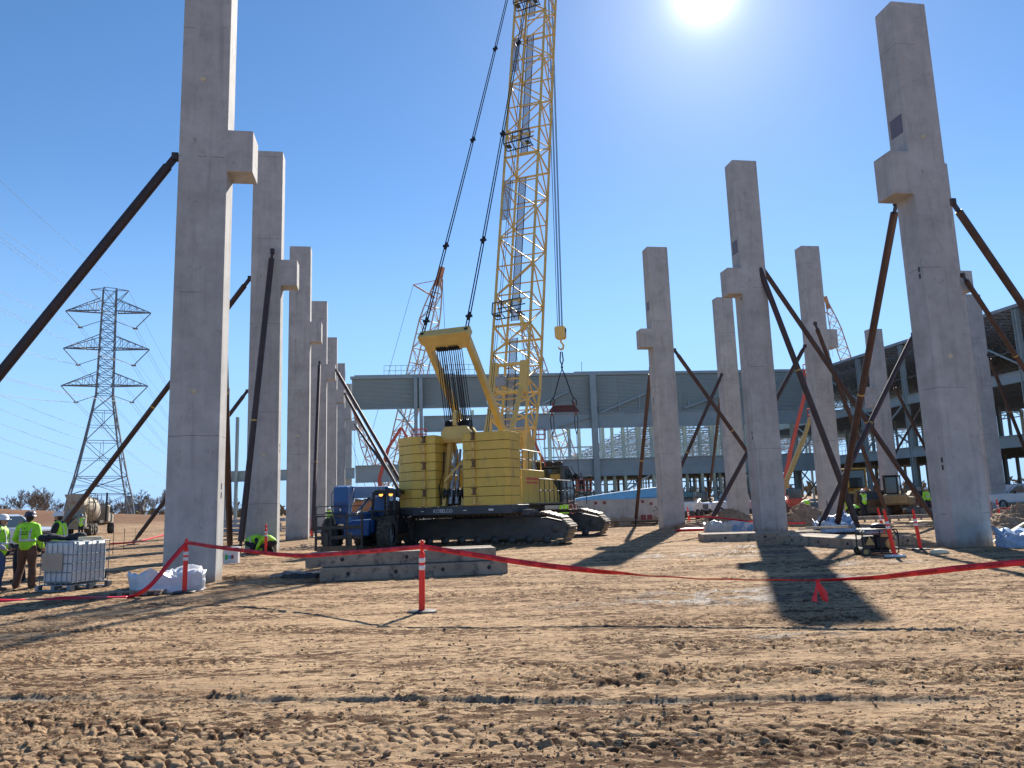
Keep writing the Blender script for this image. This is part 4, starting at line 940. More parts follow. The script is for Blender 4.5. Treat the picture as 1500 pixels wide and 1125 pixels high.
# inner wall with stair strings and raking braces seen under the cladding
for (x0,z0,x1,z1) in((20,12.3,27,15.4),(31,12.6,40,16.2),(42,13,51,16.0),(24,10.6,30,12.2),(30,.5,37,4.6),(12,.3,16,4.2),(8.6,9.5,5.5,13.9),(46,1,50,4.4)):
    m=MB(); m.beam((x0,-.42,z0),(x1,-.42,z1),.16,.22)
    n_=int(abs(x1-x0)*1.3)
    for i in range(n_): t=(i+.5)/n_; p=Vector((x0+(x1-x0)*t,-.5,z0+(z1-z0)*t)); m.box(p+Vector((0,0,-.12)),(.1,.1,.3))
    m.build('raking_strut','steel',bld)
for (x0,x1,z) in((20,29.5,12.9),(31,38,13.0),(40,52,13.1)):
    for xx in np.arange(x0,x1,2.6): m=MB(); m.beam((xx,-.4,z-.2),(xx,-.4,z+ (xx-x0)/(x1-x0)*2.0+.4),.14); m.build('hanger','steel',bld)
m=MB()
for x in np.arange(9,60,1.7):
    m.beam((x,3,5.0),(x,30,5.0),.18,.5)
m.build('floor_joist','joist',bld)
m=MB(); m.box((35,16,5.4),(52,28,.14)); m.build('floor_deck','deck',bld)
# low interior clutter: guard rails, bracing
m=MB()
for x in np.arange(9,60,4.1):
    m.beam((x,8,.1),(x+3.6,8,4.9),.12); 
for z in(1.4,2.6,3.6): m.beam((9,8.5,z),(60,8.5,z+.4),.10,.14)
m.build('wall_girt','steel',bld)
m=MB(); rail(m,[(4.,-.2,zt+.1),(16,-.2,zt+.1)],1.3,.03); m.beam((29,-.2,zt),(29,-.2,zt+1.5),.06); m.build('roof_guard_rail','steel',bld)
# ------------------------------------------------------------------ distant open roof of the same works
fr_=empty('open_roof_frame',(19.5,150,0),rad(4),'far field of open web roof joists on thin posts beyond the long building','steel frame')
def joist(m,p,q_,dep,bay,t=.09):
    p=Vector(p);q_=Vector(q_); L=(q_-p).length; n_=max(2,int(L/bay)); up=Vector((0,0,dep))
    m.beam(p,q_,t,t); m.beam(p-up,q_-up,t,t)
    for i in range(n_):
        a=p.lerp(q_,i/n_); b_=p.lerp(q_,(i+.5)/n_); c=p.lerp(q_,(i+1)/n_); m.beam(a,b_-up,t*.6); m.beam(b_-up,c,t*.6)
m=MB()
for k in range(22): y=-38+k*4.3+ (k*k*.05); joist(m,(-1+k*.05,y,14.0),(58,y,14.0),1.0,2.6,.13)
m.build('roof_joist','joist',fr_)
m=MB()
for x in range(0,60,8):
    joist(m,(x,-40,13.7),(x,78,13.7),1.3,4,.15)
m.build('joist_girder','joist',fr_)
for x in range(0,60,8):
    for y in(-38,0,40,76):
        m=MB(); m.beam((x,y,0),(x,y,13.4),.35); m.build('post','steel',fr_)
# ------------------------------------------------------------------ right wing
W0=Vector((39.9,97.0,0)); Wr=rad(9.2)
wing=empty('building_wing',W0,Wr,'closer wing of the steel building on the right with dark roof underside and open floors','building')
ZW=17.7
m=MB(); m.box((34,-14,ZW-.10),(68,90,.20)); m.build('roof_deck','deck',wing)
m=MB(); m.box((-.05,-14,ZW-.12),(.14,90,.3)); m.build('roof_edge','joist',wing)
m=MB()
for k in range(72): y=-58+k*1.28; joist(m,(.1,y,ZW-.25),(52,y,ZW-.25),1.05,1.9,.085)
m.build('roof_joist','joist',wing)
m=MB()
for x in (9,18,27,36,46): joist(m,(x,-58,ZW-.4),(x,34,ZW-.4),1.7,2.4,.13)
m.build('joist_girder','joist',wing)
for zz,hh,w_ in((11.8,1.0,24),(6.2,1.1,30)):
    m=MB(); m.box((w_/2+.2,-12,zz-.05),(w_,90,.16)); m.build('floor_deck','deck',wing)
    m=MB(); m.ibeam((-.05,-57,zz-.5),(-.05,33,zz-.5),.3,hh,.07); m.build('edge_beam','steel',wing)
    m=MB()
    for y in np.arange(-56,33,3.0): m.ibeam((.2,y,zz-.4),(w_,y,zz-.4),.22,.55,.05)
    m.build('floor_beam','joist',wing)
for i,y in enumerate(np.arange(-55,32,7.8)):
    for x in (0,9,18):
        m=MB(); m.ibeam((x,y,0),(x,y,ZW-.4),.42 if x==0 else .36,.42,.05); m.build('column','steel',wing)
for y in np.arange(-50,32,3.1):
    m=MB(); m.beam((24,y,0),(24,y,6),.3); m.build('interior_post','steel',wing)
for y in(-47.2,-16,-.4,15.2):
    for a_,b_ in(((0,y,6.5),(0,y+7.8,11.2)),((0,y+7.8,6.5),(0,y,11.2)),((9,y,.3),(9,y+7.8,5.6)),((9,y+7.8,.3),(9,y,5.6))): m=MB(); m.beam(a_,b_,.16); m.build('cross_brace','steel',wing)
m=MB()
for y in(-31.6,-8.2): m.beam((0,y,12.2),(0,y+7.8,16.8),.14);
for z in(13.4,15.0): m.beam((18,-55,z),(18,32,z),.14,.2)
m.build('wall_girt','steel',wing)
m=MB(); rail(m,[(0.1,-20,6.2),(0.1,30,6.2)],1.1,.025); m.build('guard_rail','steel',wing)
for y in np.arange(-53,32,3.9):
    m=MB(); m.beam((14,y,6.3),(14,y,11.4),.24); m.build('interior_post','steel',wing)
for y in np.arange(-51,32,5.2):
    m=MB(); m.beam((27,y,11.9),(27,y,16.8),.24); m.build('interior_post','steel',wing)
for z in (13.2,14.6,16.0):
    m=MB(); m.beam((30,-57,z),(30,33,z),.14,.22); m.build('wall_girt','steel',wing)
# low site cabins / panels beneath the wing : long low kerb wall
m=MB(); m.box((-1.2,-12,.28),(.5,80,.5)); m.build('foundation_wall','conc',wing)
# ------------------------------------------------------------------ transmission tower and wires
TY=165.; tb=D(144,752,TY); tb=Vector((tb.x,tb.y,0)); trz=rad(33)
tw=empty('transmission_tower',tb,trz,'tall dark lattice power pylon with three pairs of cross arms beyond the soil bank','pylon')
def tz(py,px=155): return D(px,py,TY).z
zw,z1,z2,z3,ztop=tz(578),tz(565),tz(511),tz(457),tz(424)
lev=[(0,6.6),(tz(724),5.6),(tz(699),4.75),(tz(647),3.35),(tz(603),2.25),(zw,1.65)]
z=zw
while z<ztop-1.8: z+=2.05; lev.append((min(z,ztop),1.65-.35*(z-zw)/(ztop-zw)))
lev[-1]=(ztop,1.3)
legs_=[MB() for _ in range(4)]; b2=MB()
def cor(h_,r): return [Vector((sx*r,sy*r,h_)) for sx,sy in((-1,-1),(1,-1),(1,1),(-1,1))]
for i in range(len(lev)-1):
    A=cor(*lev[i]);B=cor(*lev[i+1]); big=i<5
    for j in range(4):
        k=(j+1)%4; legs_[j].beam(A[j],B[j],.24 if big else .2); b2.beam(B[j],B[k],.12); b2.beam(A[j],B[k],.11); b2.beam(A[k],B[j],.11)
        if big and i<4:
            mid=(A[j]+A[k]+B[j]+B[k])/4; b2.beam(A[j].lerp(B[j],.5),mid,.09); b2.beam(A[k].lerp(B[k],.5),mid,.09); b2.beam((B[j]+B[k])/2,mid,.08)
[q_.build('leg','galv',tw) for q_ in legs_]; b2.build('lattice_bracing','galv',tw)
tips=[]
AL=8.7
for zz in(z1,z2,z3):
    for sg in(-1,1):
        # arms lie in the plane square to the line: local diagonal direction
        ad=Vector((math.cos(-trz+rad(14)),math.sin(-trz+rad(14)),0))*sg; pd=Vector((-ad.y,ad.x,0))
        m=MB(); tip=ad*AL+Vector((0,0,zz))
        for e in(-1,1):
            r0=ad*1.5+pd*e*1.3+Vector((0,0,zz)); m.beam(r0,tip,.24)
            r1=ad*1.4+pd*e*1.1+Vector((0,0,zz+3.0)); m.beam(r1,tip,.14)
            for f in(.2,.4,.6,.8): m.beam(r0.lerp(tip,f),r1.lerp(tip,f),.08); m.beam(r0.lerp(tip,f-.2),r1.lerp(tip,f),.08)
        for f in(.15,.35,.55,.75): m.beam((ad*1.5+pd*1.3).lerp(ad*AL,f)+Vector((0,0,zz)),(ad*1.5-pd*1.3).lerp(ad*AL,f)+Vector((0,0,zz)),.08)
        arm=m.build('cross_arm','galv',tw)
        c=ad*5.6+Vector((0,0,zz-3.7)); m=MB(); m.tube(tip-Vector((0,0,.1)),c,.11,n=6); m.tube(ad*1.7+Vector((0,0,zz-2.2)),c,.07,n=6); m.box(c,(.9,.9,.25)); m.build('insulator_string','galv',arm); tips.append(c)
m=MB()
for sg in(-1,1):
    ad=Vector((math.cos(-trz+rad(14)),math.sin(-trz+rad(14)),0))*sg
    tip=ad*3.9+Vector((0,0,ztop-.2)); tips.append(tip)
    for e in(-1,1): m.beam(ad*1.2+Vector((-ad.y,ad.x,0))*e+Vector((0,0,ztop-3.4)),tip,.12); m.beam(ad*1.0+Vector((-ad.y,ad.x,0))*e+Vector((0,0,ztop)),tip,.12)
m.build('earth_wire_peak','galv',tw)
Rt=Matrix.Rotation(trz,3,'Z'); wd_=Vector((math.sin(rad(-16)),math.cos(rad(-16)),0)); wi=0
names=['lower left','lower right','middle left','middle right','upper left','upper right','topmost left','topmost right']
for c,nm in zip(tips,names):
    cw=tb+Rt@c; base=cw
    for span,dirn,word in((330,1,'running away from the pylon toward the horizon'),(300,-1,'running from the pylon toward the upper left')):
        for o_ in((-.35,.35) if 'top' not in nm else (0,)):
            m=MB(); pts=[]
            for i in range(33):
                t=i/32; p=wd_*dirn*span*t+Vector((math.cos(rad(-16))*o_,0,0))+Vector((0,0,-12*4*t*(1-t)*(1 if dirn>0 else .8))); pts.append(p)
            m.path(pts,.034 if dirn>0 else .028,n=4)
            tag(m.build('power_line','wire',None,loc=base),f'thin {nm} wire {word}','power line','wires strung from the lattice pylon')
# second circuit of low wires far left
for k in range(5):
    a=D(-40,560+k*22,120); b_=D(260,655+k*14,260); m=MB(); pts=[Vector((0,0,0))]
    for i in range(1,25): t=i/24; pts.append((b_-a)*t+Vector((0,0,-2.5*4*t*(1-t))))
    m.path(pts,.035,n=4); tag(m.build('power_line','wire',None,loc=a),['highest','second highest','middle','second lowest','lowest'][k]+' of the faint wires sloping down behind the pylon legs','power line','faint wires behind the pylon')
# ------------------------------------------------------------------ bare trees
def tree_mesh(seed,h):
    rr=random.Random(seed); tr=MB(); cr=MB()
    def grow(p,d,L,r,dep):
        n_=3; pts=[p];rs=[r]
        for i in range(n_): d=(d+Vector((rr.uniform(-.16,.16),rr.uniform(-.16,.16),rr.uniform(-.02,.10)))).normalized(); p=p+d*L/n_; pts.append(p); rs.append(r*(1-.38*(i+1)/n_))
        (tr if dep<1 else cr).path(pts,rs,n=6 if dep<2 else 4 if dep<3 else 3)
        if dep>=6 or len(tr.v)+len(cr.v)>60000: return
        k=3 if dep<5 else 3
        for j in range(k):
            a=rr.uniform(0,6.28); sp=rr.uniform(.35,.8); nd=(d+Vector((math.cos(a)*sp,math.sin(a)*sp,rr.uniform(-.1,.35)))).normalized(); q_=pts[-1] if j==0 else pts[rr.choice((1,2,3))]
            grow(q_,nd,L*rr.uniform(.6,.8),max(rs[-1]*.62,.03),dep+1)
    grow(Vector((0,0,-.3)),Vector((0,0,1)),h*.22,h*.015,0)
    return tr,cr
protos=[]
TL=['bare grey forked tree','slender bare twiggy tree','broad bare tree']
spots=[(8,178,.8),(27,172,1.25),(42,190,.95),(58,176,1.2),(66,186,1.1),(76,180,1.1),(84,200,.9),(98,210,.85),(112,215,.8),(128,205,.8),(146,200,1.1),(157,215,.85),(172,210,.85),(180,230,.9),(197,240,.85),(209,205,1.15),(222,200,1.1),(233,195,1.15),(242,210,.95),(-8,175,1.1),(-22,180,1.0),(345,240,.8),(360,235,.7)]
places=['at the far left edge above the soil bank','tallest left of the pylon','just right of the tallest left tree','left of the pylon leg','second left of the pylon leg','touching the left pylon leg','behind the left pylon leg','behind the mixer hopper','behind the mixer drum','behind the mixer cab','inside the pylon base','right side inside the pylon','by the right pylon legs','left of the grey elevator','behind the grey elevator','right of the grey elevator','between elevator and near column','last before the near column','half hidden by the near column','beyond the left border','farther beyond the left border','left of two seen between near columns','right of two seen between near columns']
used=[0,0,0]
pro=[]
for k in range(3):
    tr,cr=tree_mesh(30+k,12.5); o=empty('bare_tree',(0,0,0)); tr.build('trunk','bark',o); cr.build('crown','twig',o); pro.append(o)
for i,(px,d,sc) in enumerate(spots):
    k=i%3; o=pro[k] if not used[k] else copy_tree(pro[k]); used[k]=1
    p=D(px,752,d); o.location=(p.x,p.y,0 if d>165 else 0); o.rotation_euler.z=i*1.3; o.scale=(sc*1.1,sc*1.1,sc); tag(o,TL[k]+' '+places[i],'tree','bare winter trees along the horizon')
# brush mass along the horizon
m=MB()
for i in range(2600):
    a=RNG.uniform(-.95,.95); d=RNG.uniform(215,300) if a<-.30 else RNG.uniform(380,480); x=math.tan(a)*d*.8; r=RNG.uniform(.7,1.8)*(1 if a<-.3 else 1.7); z=RNG.uniform(0,2.9 if a<-.3 else 6.)
    for q_ in range(3):
        e=Vector((RNG.uniform(-1,1),RNG.uniform(-1,1),RNG.uniform(-.4,1.2)))*r; c=Vector((x,d,z)); u=Vector((RNG.uniform(-1,1),RNG.uniform(-1,1),RNG.uniform(-1,1)))*r*.6
        m.add([c+e,c+u,c-u*.5+e*.3,c-e*.6],[(0,1,2),(1,3,2)])
tag(m.build('far_brush','bush'),'dull brown brush and woods far along the horizon',kind='stuff')
# far grain elevator
p=D(197,752,560); e=empty('grain_elevator',(p.x,p.y,0),.2,'small hazy blue-grey grain elevator on the horizon right of the pylon','building')
m=MB(); m.box((-4,0,8),(4,8,16)); m.box((3,0,5),(8,8,10)); m.box((6,0,6.5),(2,4,13)); m.beam((-4,-1,15),(7,-1,9),.6); m.build('tower_block','elev',e)
m=MB()
for x in(0,3,6): m.lathe((x,-6,0),[(1.5,0),(1.5,8),(0,9.2)],n=14)
m.build('silo','elev',e)
# ------------------------------------------------------------------ far cranes
def far_crane(px0,py0,px1,py1,d0,d1,wd,label,mats,head=True,bay=2.2,jib=True,base=True):
    A=D(px0,py0,d0); B=D(px1,py1,d1); dd=(B-A); A2=A-dd*((A.z-2.)/dd.z) if dd.z else A
    t=empty('far_lattice_crane',(A2.x,A2.y,0),0,label,'crane','lattice cranes working beyond the building'); o=Vector((A2.x,A2.y,0)); a=A2-o; b_=B-o
    ch=MB();br=MB(); X=Vector((.9,-.4,0)); lattice(ch,br,a,b_,wd,wd,X,bay,.11,.07,taper0=3,taper1=6); ch.build('boom_chord',mats[0],t); br.build('boom_lacing',mats[0],t)
    u=(b_-a).normalized(); m=MB()
    m.beam(b_-u*1.2,b_+u*1.8,.5,.7); m.tube(b_-u*3.0,b_-u*3.2+Vector((-3.2,-.5,2.2)),.12); m.tube(b_-u*.2,b_-u*3.2+Vector((-3.2,-.5,2.2)),.06); m.build('boom_head',mats[1],t)
    m=MB(); m.tube(b_-u*3.2+Vector((-3.2,-.5,2.2)),a+Vector((-5,2,3)),.035,n=4); m.tube(b_+u*1.5,b_+u*1.5+Vector((.4,0,-14)),.03,n=4); m.build('rope','rope',t)
    m=MB(); m.box((-2.5,1,1.6),(6,3,2.2),ch=.1); m.build('house',mats[1],t); m=MB(); m.box((-1,-1.5,.5),(7,.9,1),ch=.2); m.box((-1,3,.5),(7,.9,1),ch=.2); m.build('crawler','track',t)
    return t
far_crane(577,690,644,408,118,112,2.25,'orange-topped grey lattice crane boom leaning right behind the yellow mast head',('crwhite','crred'))
far_crane(556,700,522,610,150,150,1.8,'thin pale lattice boom low behind the left braces',('crwhite','crred'))
far_crane(838,690,766,474,125,125,2.2,'yellow-grey lattice boom visible behind the main crane boom',('crwhite','yelboom'))
far_crane(1237,520,1212,445,170,170,2.3,'far red and white lattice boom above the right wing roof',('crwhite','crred'))
far_crane(662,700,640,640,150,150,1.6,'small lattice boom hidden behind the counterweight',('crwhite','crred')) if False else None
# ------------------------------------------------------------------ boom lifts
def boom_lift(pts,d,label,cols=('liftred','liftred'),r=.22,basket=True):
    P=[D(a,b_,d) for a,b_ in pts]; g=Vector((P[0].x,P[0].y,0)); t=empty('boom_lift',g,0,label,'lift'); P=[p-g for p in P]
    m=MB(); m.box((0,0,.75),(2.6,1.8,.7),ch=.08); m.box((0,0,1.4),(1.8,1.6,.7),ch=.08); m.build('chassis',cols[0],t)
    for x in(-1,1):
        for y in(-.95,.95): wheel(t,(x,y,.42),.42,.3,axis=(0,1,0),lug=False)
    m=MB(); m.beam((0,0,1.6),P[0],r*1.5)
    for i in range(len(P)-1): m.beam(P[i],P[i+1],r*(1.4-.25*i),r*(1.6-.25*i)); 
    m.build('arm',cols[1],t,bevel=.02)
    e=P[-1]; m=MB(); rail(m,[e+Vector((0,-.5,-.3)),e+Vector((1.5,-.5,-.3)),e+Vector((1.5,.5,-.3)),e+Vector((0,.5,-.3)),e+Vector((0,-.5,-.3))],1.1,.04); m.box(e+Vector((.75,0,-.32)),(1.5,1,.08)); m.build('basket','liftred',t)
boom_lift([(556,700),(569,656),(588,626),(597,642),(604,640)],82,'red articulated boom lift raised between the left braces and counterweight')
boom_lift([(800,690),(794,672),(780,640)],88,'red boom lift arm just right of the crane house')
boom_lift([(1150,700),(1158,660),(1184,556),(1180,545)],72,'orange boom lift between the middle concrete columns',cols=('liftred','liftred'))
boom_lift([(1152,705),(1178,640),(1187,612)],64,'boom lift with pale yellow-green lower arm between the middle columns',cols=('liftred','genyel'))
# ------------------------------------------------------------------ people
V=Vector
def caps(m,pts,rs,n=12):
    for i,p in enumerate(pts): m.ball(p,rs[i],n,8)
    for i in range(len(pts)-1): m.tube(pts[i],pts[i+1],rs[i],rs[i+1],n=n)
def remesh(o,vs,smooth=4):
    r=o.modifiers.new('remesh','REMESH'); r.mode='VOXEL'; r.voxel_size=vs; r.use_smooth_shade=True
    s_=o.modifiers.new('smooth','SMOOTH'); s_.factor=.5; s_.iterations=smooth
POSE0=dict(pel=(0,0,.95),sp=(0,.0,1.15),ch=(0,.01,1.33),nk=(0,0,1.49),hd=(0,.025,1.63),
 hipl=(-.09,0,.92),kl=(-.11,.03,.50),al=(-.12,-.02,.09),hipr=(.09,0,.92),kr=(.11,.03,.50),ar=(.12,-.02,.09),
 sl=(-.185,0,1.42),el=(-.24,-.03,1.14),wl=(-.24,.06,.90),sr=(.185,0,1.42),er=(.24,-.03,1.14),wr=(.24,.06,.90),toe=(0,1,0))
def person(loc,rz,label,pose={},top='hiviz',legs='jean',hat='hatw',vest=None,sleeve=None,sc=1.,detail=True,lean=0,beard=False,extra=None,group='workers on the site'):
    J={k:V(v) for k,v in {**POSE0,**pose}.items()}
    t=empty('person',loc,rz,label,'person',group); t.scale=(sc,)*3
    fine=.011 if detail else .03
    toe=J['toe']
    m=MB()
    caps(m,[J['pel'],J['sp'],J['ch']],[.125,.115,.135]); caps(m,[J['sl'],J['ch'],J['sr']],[.06,.12,.06])
    caps(m,[J['ch'],J['nk'],J['hd']-V((0,.02,.06))],[.10,.06,.055])
    hd=J['hd']; hdir=J.get('look',V((0,1,0))).normalized()
    hx=hdir.cross(V((0,0,1))).normalized(); hu=hx.cross(hdir)
    m.ball(hd+hu*.02,(.078,.088,.105)); m.ball(hd+hdir*.035-hu*.05,(.055,.06,.06))
    m.ball(hd+hdir*.095-hu*.005,(.014,.018,.02),8,6); m.ball(hd+hx*.08,(.012,.02,.03),8,6); m.ball(hd-hx*.08,(.012,.02,.03),8,6)
    m.ball(hd+hdir*.082-hu*.055,(.026,.012,.008),8,6)
    for s_ in('l','r'):
        caps(m,[J['hip'+s_],J['k'+s_],J['a'+s_]],[.085,.058,.04]); a=J['a'+s_]; caps(m,[a+V((0,0,-.04)),a+toe*.16+V((0,0,-.05))],[.04,.03])
        caps(m,[J['s'+s_],J['e'+s_],J['w'+s_]],[.05,.04,.028])
        # hand: palm, four bent fingers of unequal length, thumb from the side of the palm
        w_=J['w'+s_]; d=(w_-J['e'+s_]).normalized(); sd=d.cross(V((0,0,1)) if abs(d.z)<.9 else V((0,1,0))).normalized(); nn=sd.cross(d)
        if s_=='r': sd=-sd
        pc=w_+d*.05; m.ball(w_+d*.02,.027); 
        for k in (-1,0,1): m.tube(w_+d*.02+sd*k*.012,w_+d*.09+sd*k*.024,.016,.014,n=8)
        m.ball(w_+d*.09,.017)
        if detail:
            for k,Lf in enumerate((.066,.078,.072,.056)):
                b_=w_+d*.092+sd*(k-1.5)*.021; k1=b_+d*Lf*.5+nn*.008; k2=k1+d*Lf*.32+nn*.022; k3=k2+d*Lf*.12+nn*.02; caps(m,[b_,k1,k2,k3],[.0088,.0085,.0078,.007],8)
            b_=w_+d*.03-sd*.03; caps(m,[b_,b_+d*.035-sd*.022+nn*.01,b_+d*.065-sd*.024+nn*.02],[.011,.0095,.008],8)
        else: caps(m,[w_+d*.09,w_+d*.15+nn*.03],[.02,.016])
    o=m.build('body','skin',t); remesh(o,.008 if detail else .022,2)
    # eyes, hair
    if detail:
        e=MB()
        for s_ in(-1,1): e.ball(hd+hdir*.083+hx*s_*.03+hu*.012,.009,8,6)
        e.build('eyes','hair',t)
    h_=MB(); h_.ball(hd-hdir*.02+hu*.02,(.085,.09,.10)); h_.ball(hd-hdir*.05-hu*.03,(.065,.05,.06)); 
    if beard: h_.ball(hd+hdir*.048-hu*.075,(.055,.055,.045)); h_.ball(hd+hdir*.07-hu*.035,(.034,.03,.012)) if False else None
    o=h_.build('hair','hair',t); remesh(o,.01 if detail else .025,2)
    # trousers
    m=MB(); sp=J['sp']; pe=J['pel']; caps(m,[pe+(sp-pe)*.35,pe],[.15,.16])
    for s_ in('l','r'):
        a=J['a'+s_]; k=J['k'+s_]; caps(m,[J['hip'+s_],J['hip'+s_].lerp(k,.5),k,k.lerp(a,.55)+V((.005,-.015,0)),a+V((0,0,.0))],[.118,.108,.086,.083,.084])
    o=m.build('trousers',legs,t); remesh(o,.014 if detail else .03,3)
    m=MB()
    for s_ in('l','r'):
        a=J['a'+s_]; caps(m,[a,a+V((0,0,-.04)),a+toe*.09+V((0,0,-.045)),a+toe*.17+V((0,0,-.052))],[.06,.055,.05,.042]); m.box(a+toe*.06+V((0,0,-.088)),(.10,.28,.02) if abs(toe.y)>.7 else (.28,.1,.02))
    o=m.build('boots','boot',t); remesh(o,.012 if detail else .03,2)
    # upper clothing
    m=MB(); ch=J['ch']; caps(m,[pe+(sp-pe)*.15,sp,ch],[.175,.168,.178]); caps(m,[J['sl'],J['sl'].lerp(J['sr'],.25),J['sl'].lerp(J['sr'],.75),J['sr']],[.085,.12,.12,.085]); caps(m,[ch,ch.lerp(J['nk'],.75)],[.13,.085])
    slv=sleeve or top; m2=MB() if slv!=top else m
    for s_ in('l','r'): caps(m2,[J['s'+s_],J['s'+s_].lerp(J['e'+s_],.5),J['e'+s_],J['e'+s_].lerp(J['w'+s_],.55),J['w'+s_]],[.084,.08,.07,.066,.054])
    o=m.build('jacket' if not vest else 'shirt',top if not vest else (sleeve or top),t); remesh(o,.014 if detail else .03,3)
    if m2 is not m: o=m2.build('sleeves',slv,t); remesh(o,.014 if detail else .03,3)
    if vest:
        m=MB(); caps(m,[pe+(sp-pe)*.1,sp,ch],[.19,.183,.192]); caps(m,[J['sl'].lerp(J['sr'],.16),J['sl'].lerp(J['sr'],.84)],[.115,.115]); o=m.build('vest',vest,t); remesh(o,.016 if detail else .03,3)
    rv_=.197 if vest else .183
    # reflective tape round the trunk
    ax=(ch-pe).normalized(); m=MB(); c=pe.lerp(ch,.42); m.lathe(c,[(rv_+.003,-.028),(rv_+.010,-.02),(rv_+.010,.02),(rv_+.003,.028)],axis=ax,n=24)
    bk=V((0,-1,0)) if abs(ax.z)>.5 else V((0,-.5,.85)); bkk=(bk-ax*bk.dot(ax)).normalized(); sx_=ax.cross(bkk)
    for s_ in(-1,1):
        for dd in(-1,1): a=c+sx_*s_*.10+bkk*dd*(rv_-.02); b_=ch+ax*.12+sx_*s_*.11+bkk*dd*(rv_-.085); m.beam(a,(a+b_)/2+bkk*dd*.022,.05,.012,up=bkk); m.beam((a+b_)/2+bkk*dd*.022,b_,.05,.012,up=bkk)
    m.build('reflective_tape','silver',t)
    if hat:
        m=MB(); hc=hd+hu*.055; m.lathe(hc,[(.152,-.012),(.155,-.004),(.128,.006),(.125,.045),(.108,.09),(.07,.122),(.03,.132),(0,.133)],axis=hu,n=26); m.ball(hc+hdir*.13,(.07,.055,.010)); m.lathe(hc,[(0,-.01),(.150,-.012)],axis=hu,n=26)
        for s_ in(-.02,.02): m.beam(hc+hx*s_-hdir*.10+hu*.075,hc+hx*s_+hu*.13,.012,.012); m.beam(hc+hx*s_+hdir*.10+hu*.075,hc+hx*s_+hu*.13,.012,.012)
        m.build('hard_hat',hat,t)
    return t
def at(px,py): p=G(px,py); return p
p=at(36,861)
t=person((p.x,p.y,-.01),rad(8),'man seen from behind in lime jacket and brown work trousers left of the tote',dict(kl=(-.13,.05,.5),al=(-.19,-.02,.09),kr=(.13,.02,.5),ar=(.17,-.06,.09),el=(-.27,-.02,1.15),wl=(-.16,.20,1.02),er=(.27,-.04,1.16),wr=(.28,.10,.95),hd=(.01,.03,1.62)),legs='brown',hat='hatm',sc=1.03)
vs,fs,wd=text_faces('F & F',.075); m=MB(); m.add([V((v.x-wd/2,-.206,1.37+v.y)) for v in vs],fs)
vs,fs,wd=text_faces('CONCRETE',.06); m.add([V((v.x-wd/2,-.208,1.29+v.y)) for v in vs],fs); m.box((0,-.206,1.26),(.16,.004,.018)); m.build('lettering','navy',t)
p=at(-6,866)
person((p.x,p.y,-.01),rad(-75),'man in white hard hat and grey sleeves with lime vest at the left edge',dict(el=(-.22,-.08,1.16),wl=(-.2,.12,1.02),er=(.22,-.06,1.14),wr=(.2,.16,1.0),hd=(0,.04,1.61),kr=(.1,.1,.52)),top='greyc',sleeve='greyc',vest='hiviz',legs='jean',sc=1.0)
p=G(27,852)
person((p.x,p.y,-.01),rad(160),'man in dark clothes mostly hidden behind the man in the lime jacket',dict(kl=(-.13,.05,.5)),top='navy',legs='navy',hat=None,sc=.93,vest=None)
p=G(83,846)
person((p.x,p.y,-.01),rad(98),'bearded man in white hard hat and black hoodie with lime vest behind the tote',dict(el=(-.22,.08,1.16),wl=(-.12,.33,1.10),er=(.22,.08,1.16),wr=(.1,.36,1.12),hd=(0,.05,1.62)),top='navy',sleeve='navy',vest='hiviz',legs='navy',beard=True,sc=1.03)
p=D(118,783,66)
person((p.x,p.y,0),rad(200),'small worker in yellow vest and blue hard hat at the mixer tail',dict(er=(.3,.2,1.3),wr=(.3,.45,1.45)),top='greyc',sleeve='greyc',vest='hiviz',legs='navy',hat='blue',detail=False,sc=1.05)
bend=dict(pel=(0,-.15,.55),sp=(0,.02,.66),ch=(0,.20,.68),nk=(0,.33,.62),hd=(0,.43,.55),look=(0,.6,-.8),hipl=(-.1,-.15,.53),kl=(-.16,.16,.42),al=(-.14,-.08,.09),hipr=(.1,-.15,.53),kr=(.16,.16,.42),ar=(.14,-.08,.09),sl=(-.18,.24,.66),el=(-.22,.36,.42),wl=(-.12,.50,.26),sr=(.18,.24,.66),er=(.22,.36,.42),wr=(.12,.50,.26))
p=G(372,811); person((p.x,p.y-.2,-.1),rad(-95),'crouching worker in lime vest bent over behind the brace foot, left of the orange post',bend,top='navy',sleeve='navy',vest='hiviz',legs='navy',hat=None,sc=1.0)
p=G(398,811); person((p.x,p.y-.3,-.1),rad(70),'crouching worker in lime vest bent over at the column foot, right of the orange post',bend,top='hiviz',legs='navy',hat=None,sc=1.0)
p=D(482,785,60); person((p.x,p.y,0),rad(190),'tiny worker in lime vest seen above the fork carriage guard',top='hiviz',legs='navy',detail=False)
half=dict(pel=(0,-.12,.85),sp=(0,.05,1.0),ch=(0,.22,1.08),nk=(0,.34,1.1),hd=(0,.46,1.08),look=(0,.8,-.6),hipl=(-.09,-.1,.83),kl=(-.12,.02,.47),hipr=(.09,-.1,.83),kr=(.12,.02,.47),sl=(-.18,.25,1.07),el=(-.24,.34,.8),wl=(-.1,.44,.62),sr=(.18,.25,1.07),er=(.24,.34,.8),wr=(.1,.44,.62))
def farp(px,py,d,rz,lab,pose={},**k):
    p=D(px,py,d); person((p.x,p.y,gz(p.x,p.y)),rad(rz),lab,pose,detail=False,**k)
farp(1178,757,52,-70,'worker in lime shirt bending over behind the soil mound right of the middle column',half,top='hiviz',legs='navy')
farp(1268,760,50,10,'worker in lime vest and white hard hat standing in front of the loader bucket',{},top='navy',sleeve='navy',vest='hiviz',legs='navy')
farp(1245,762,49,120,'worker bending low in lime vest left of the loader bucket beside the brace',half,top='hiviz',legs='navy')
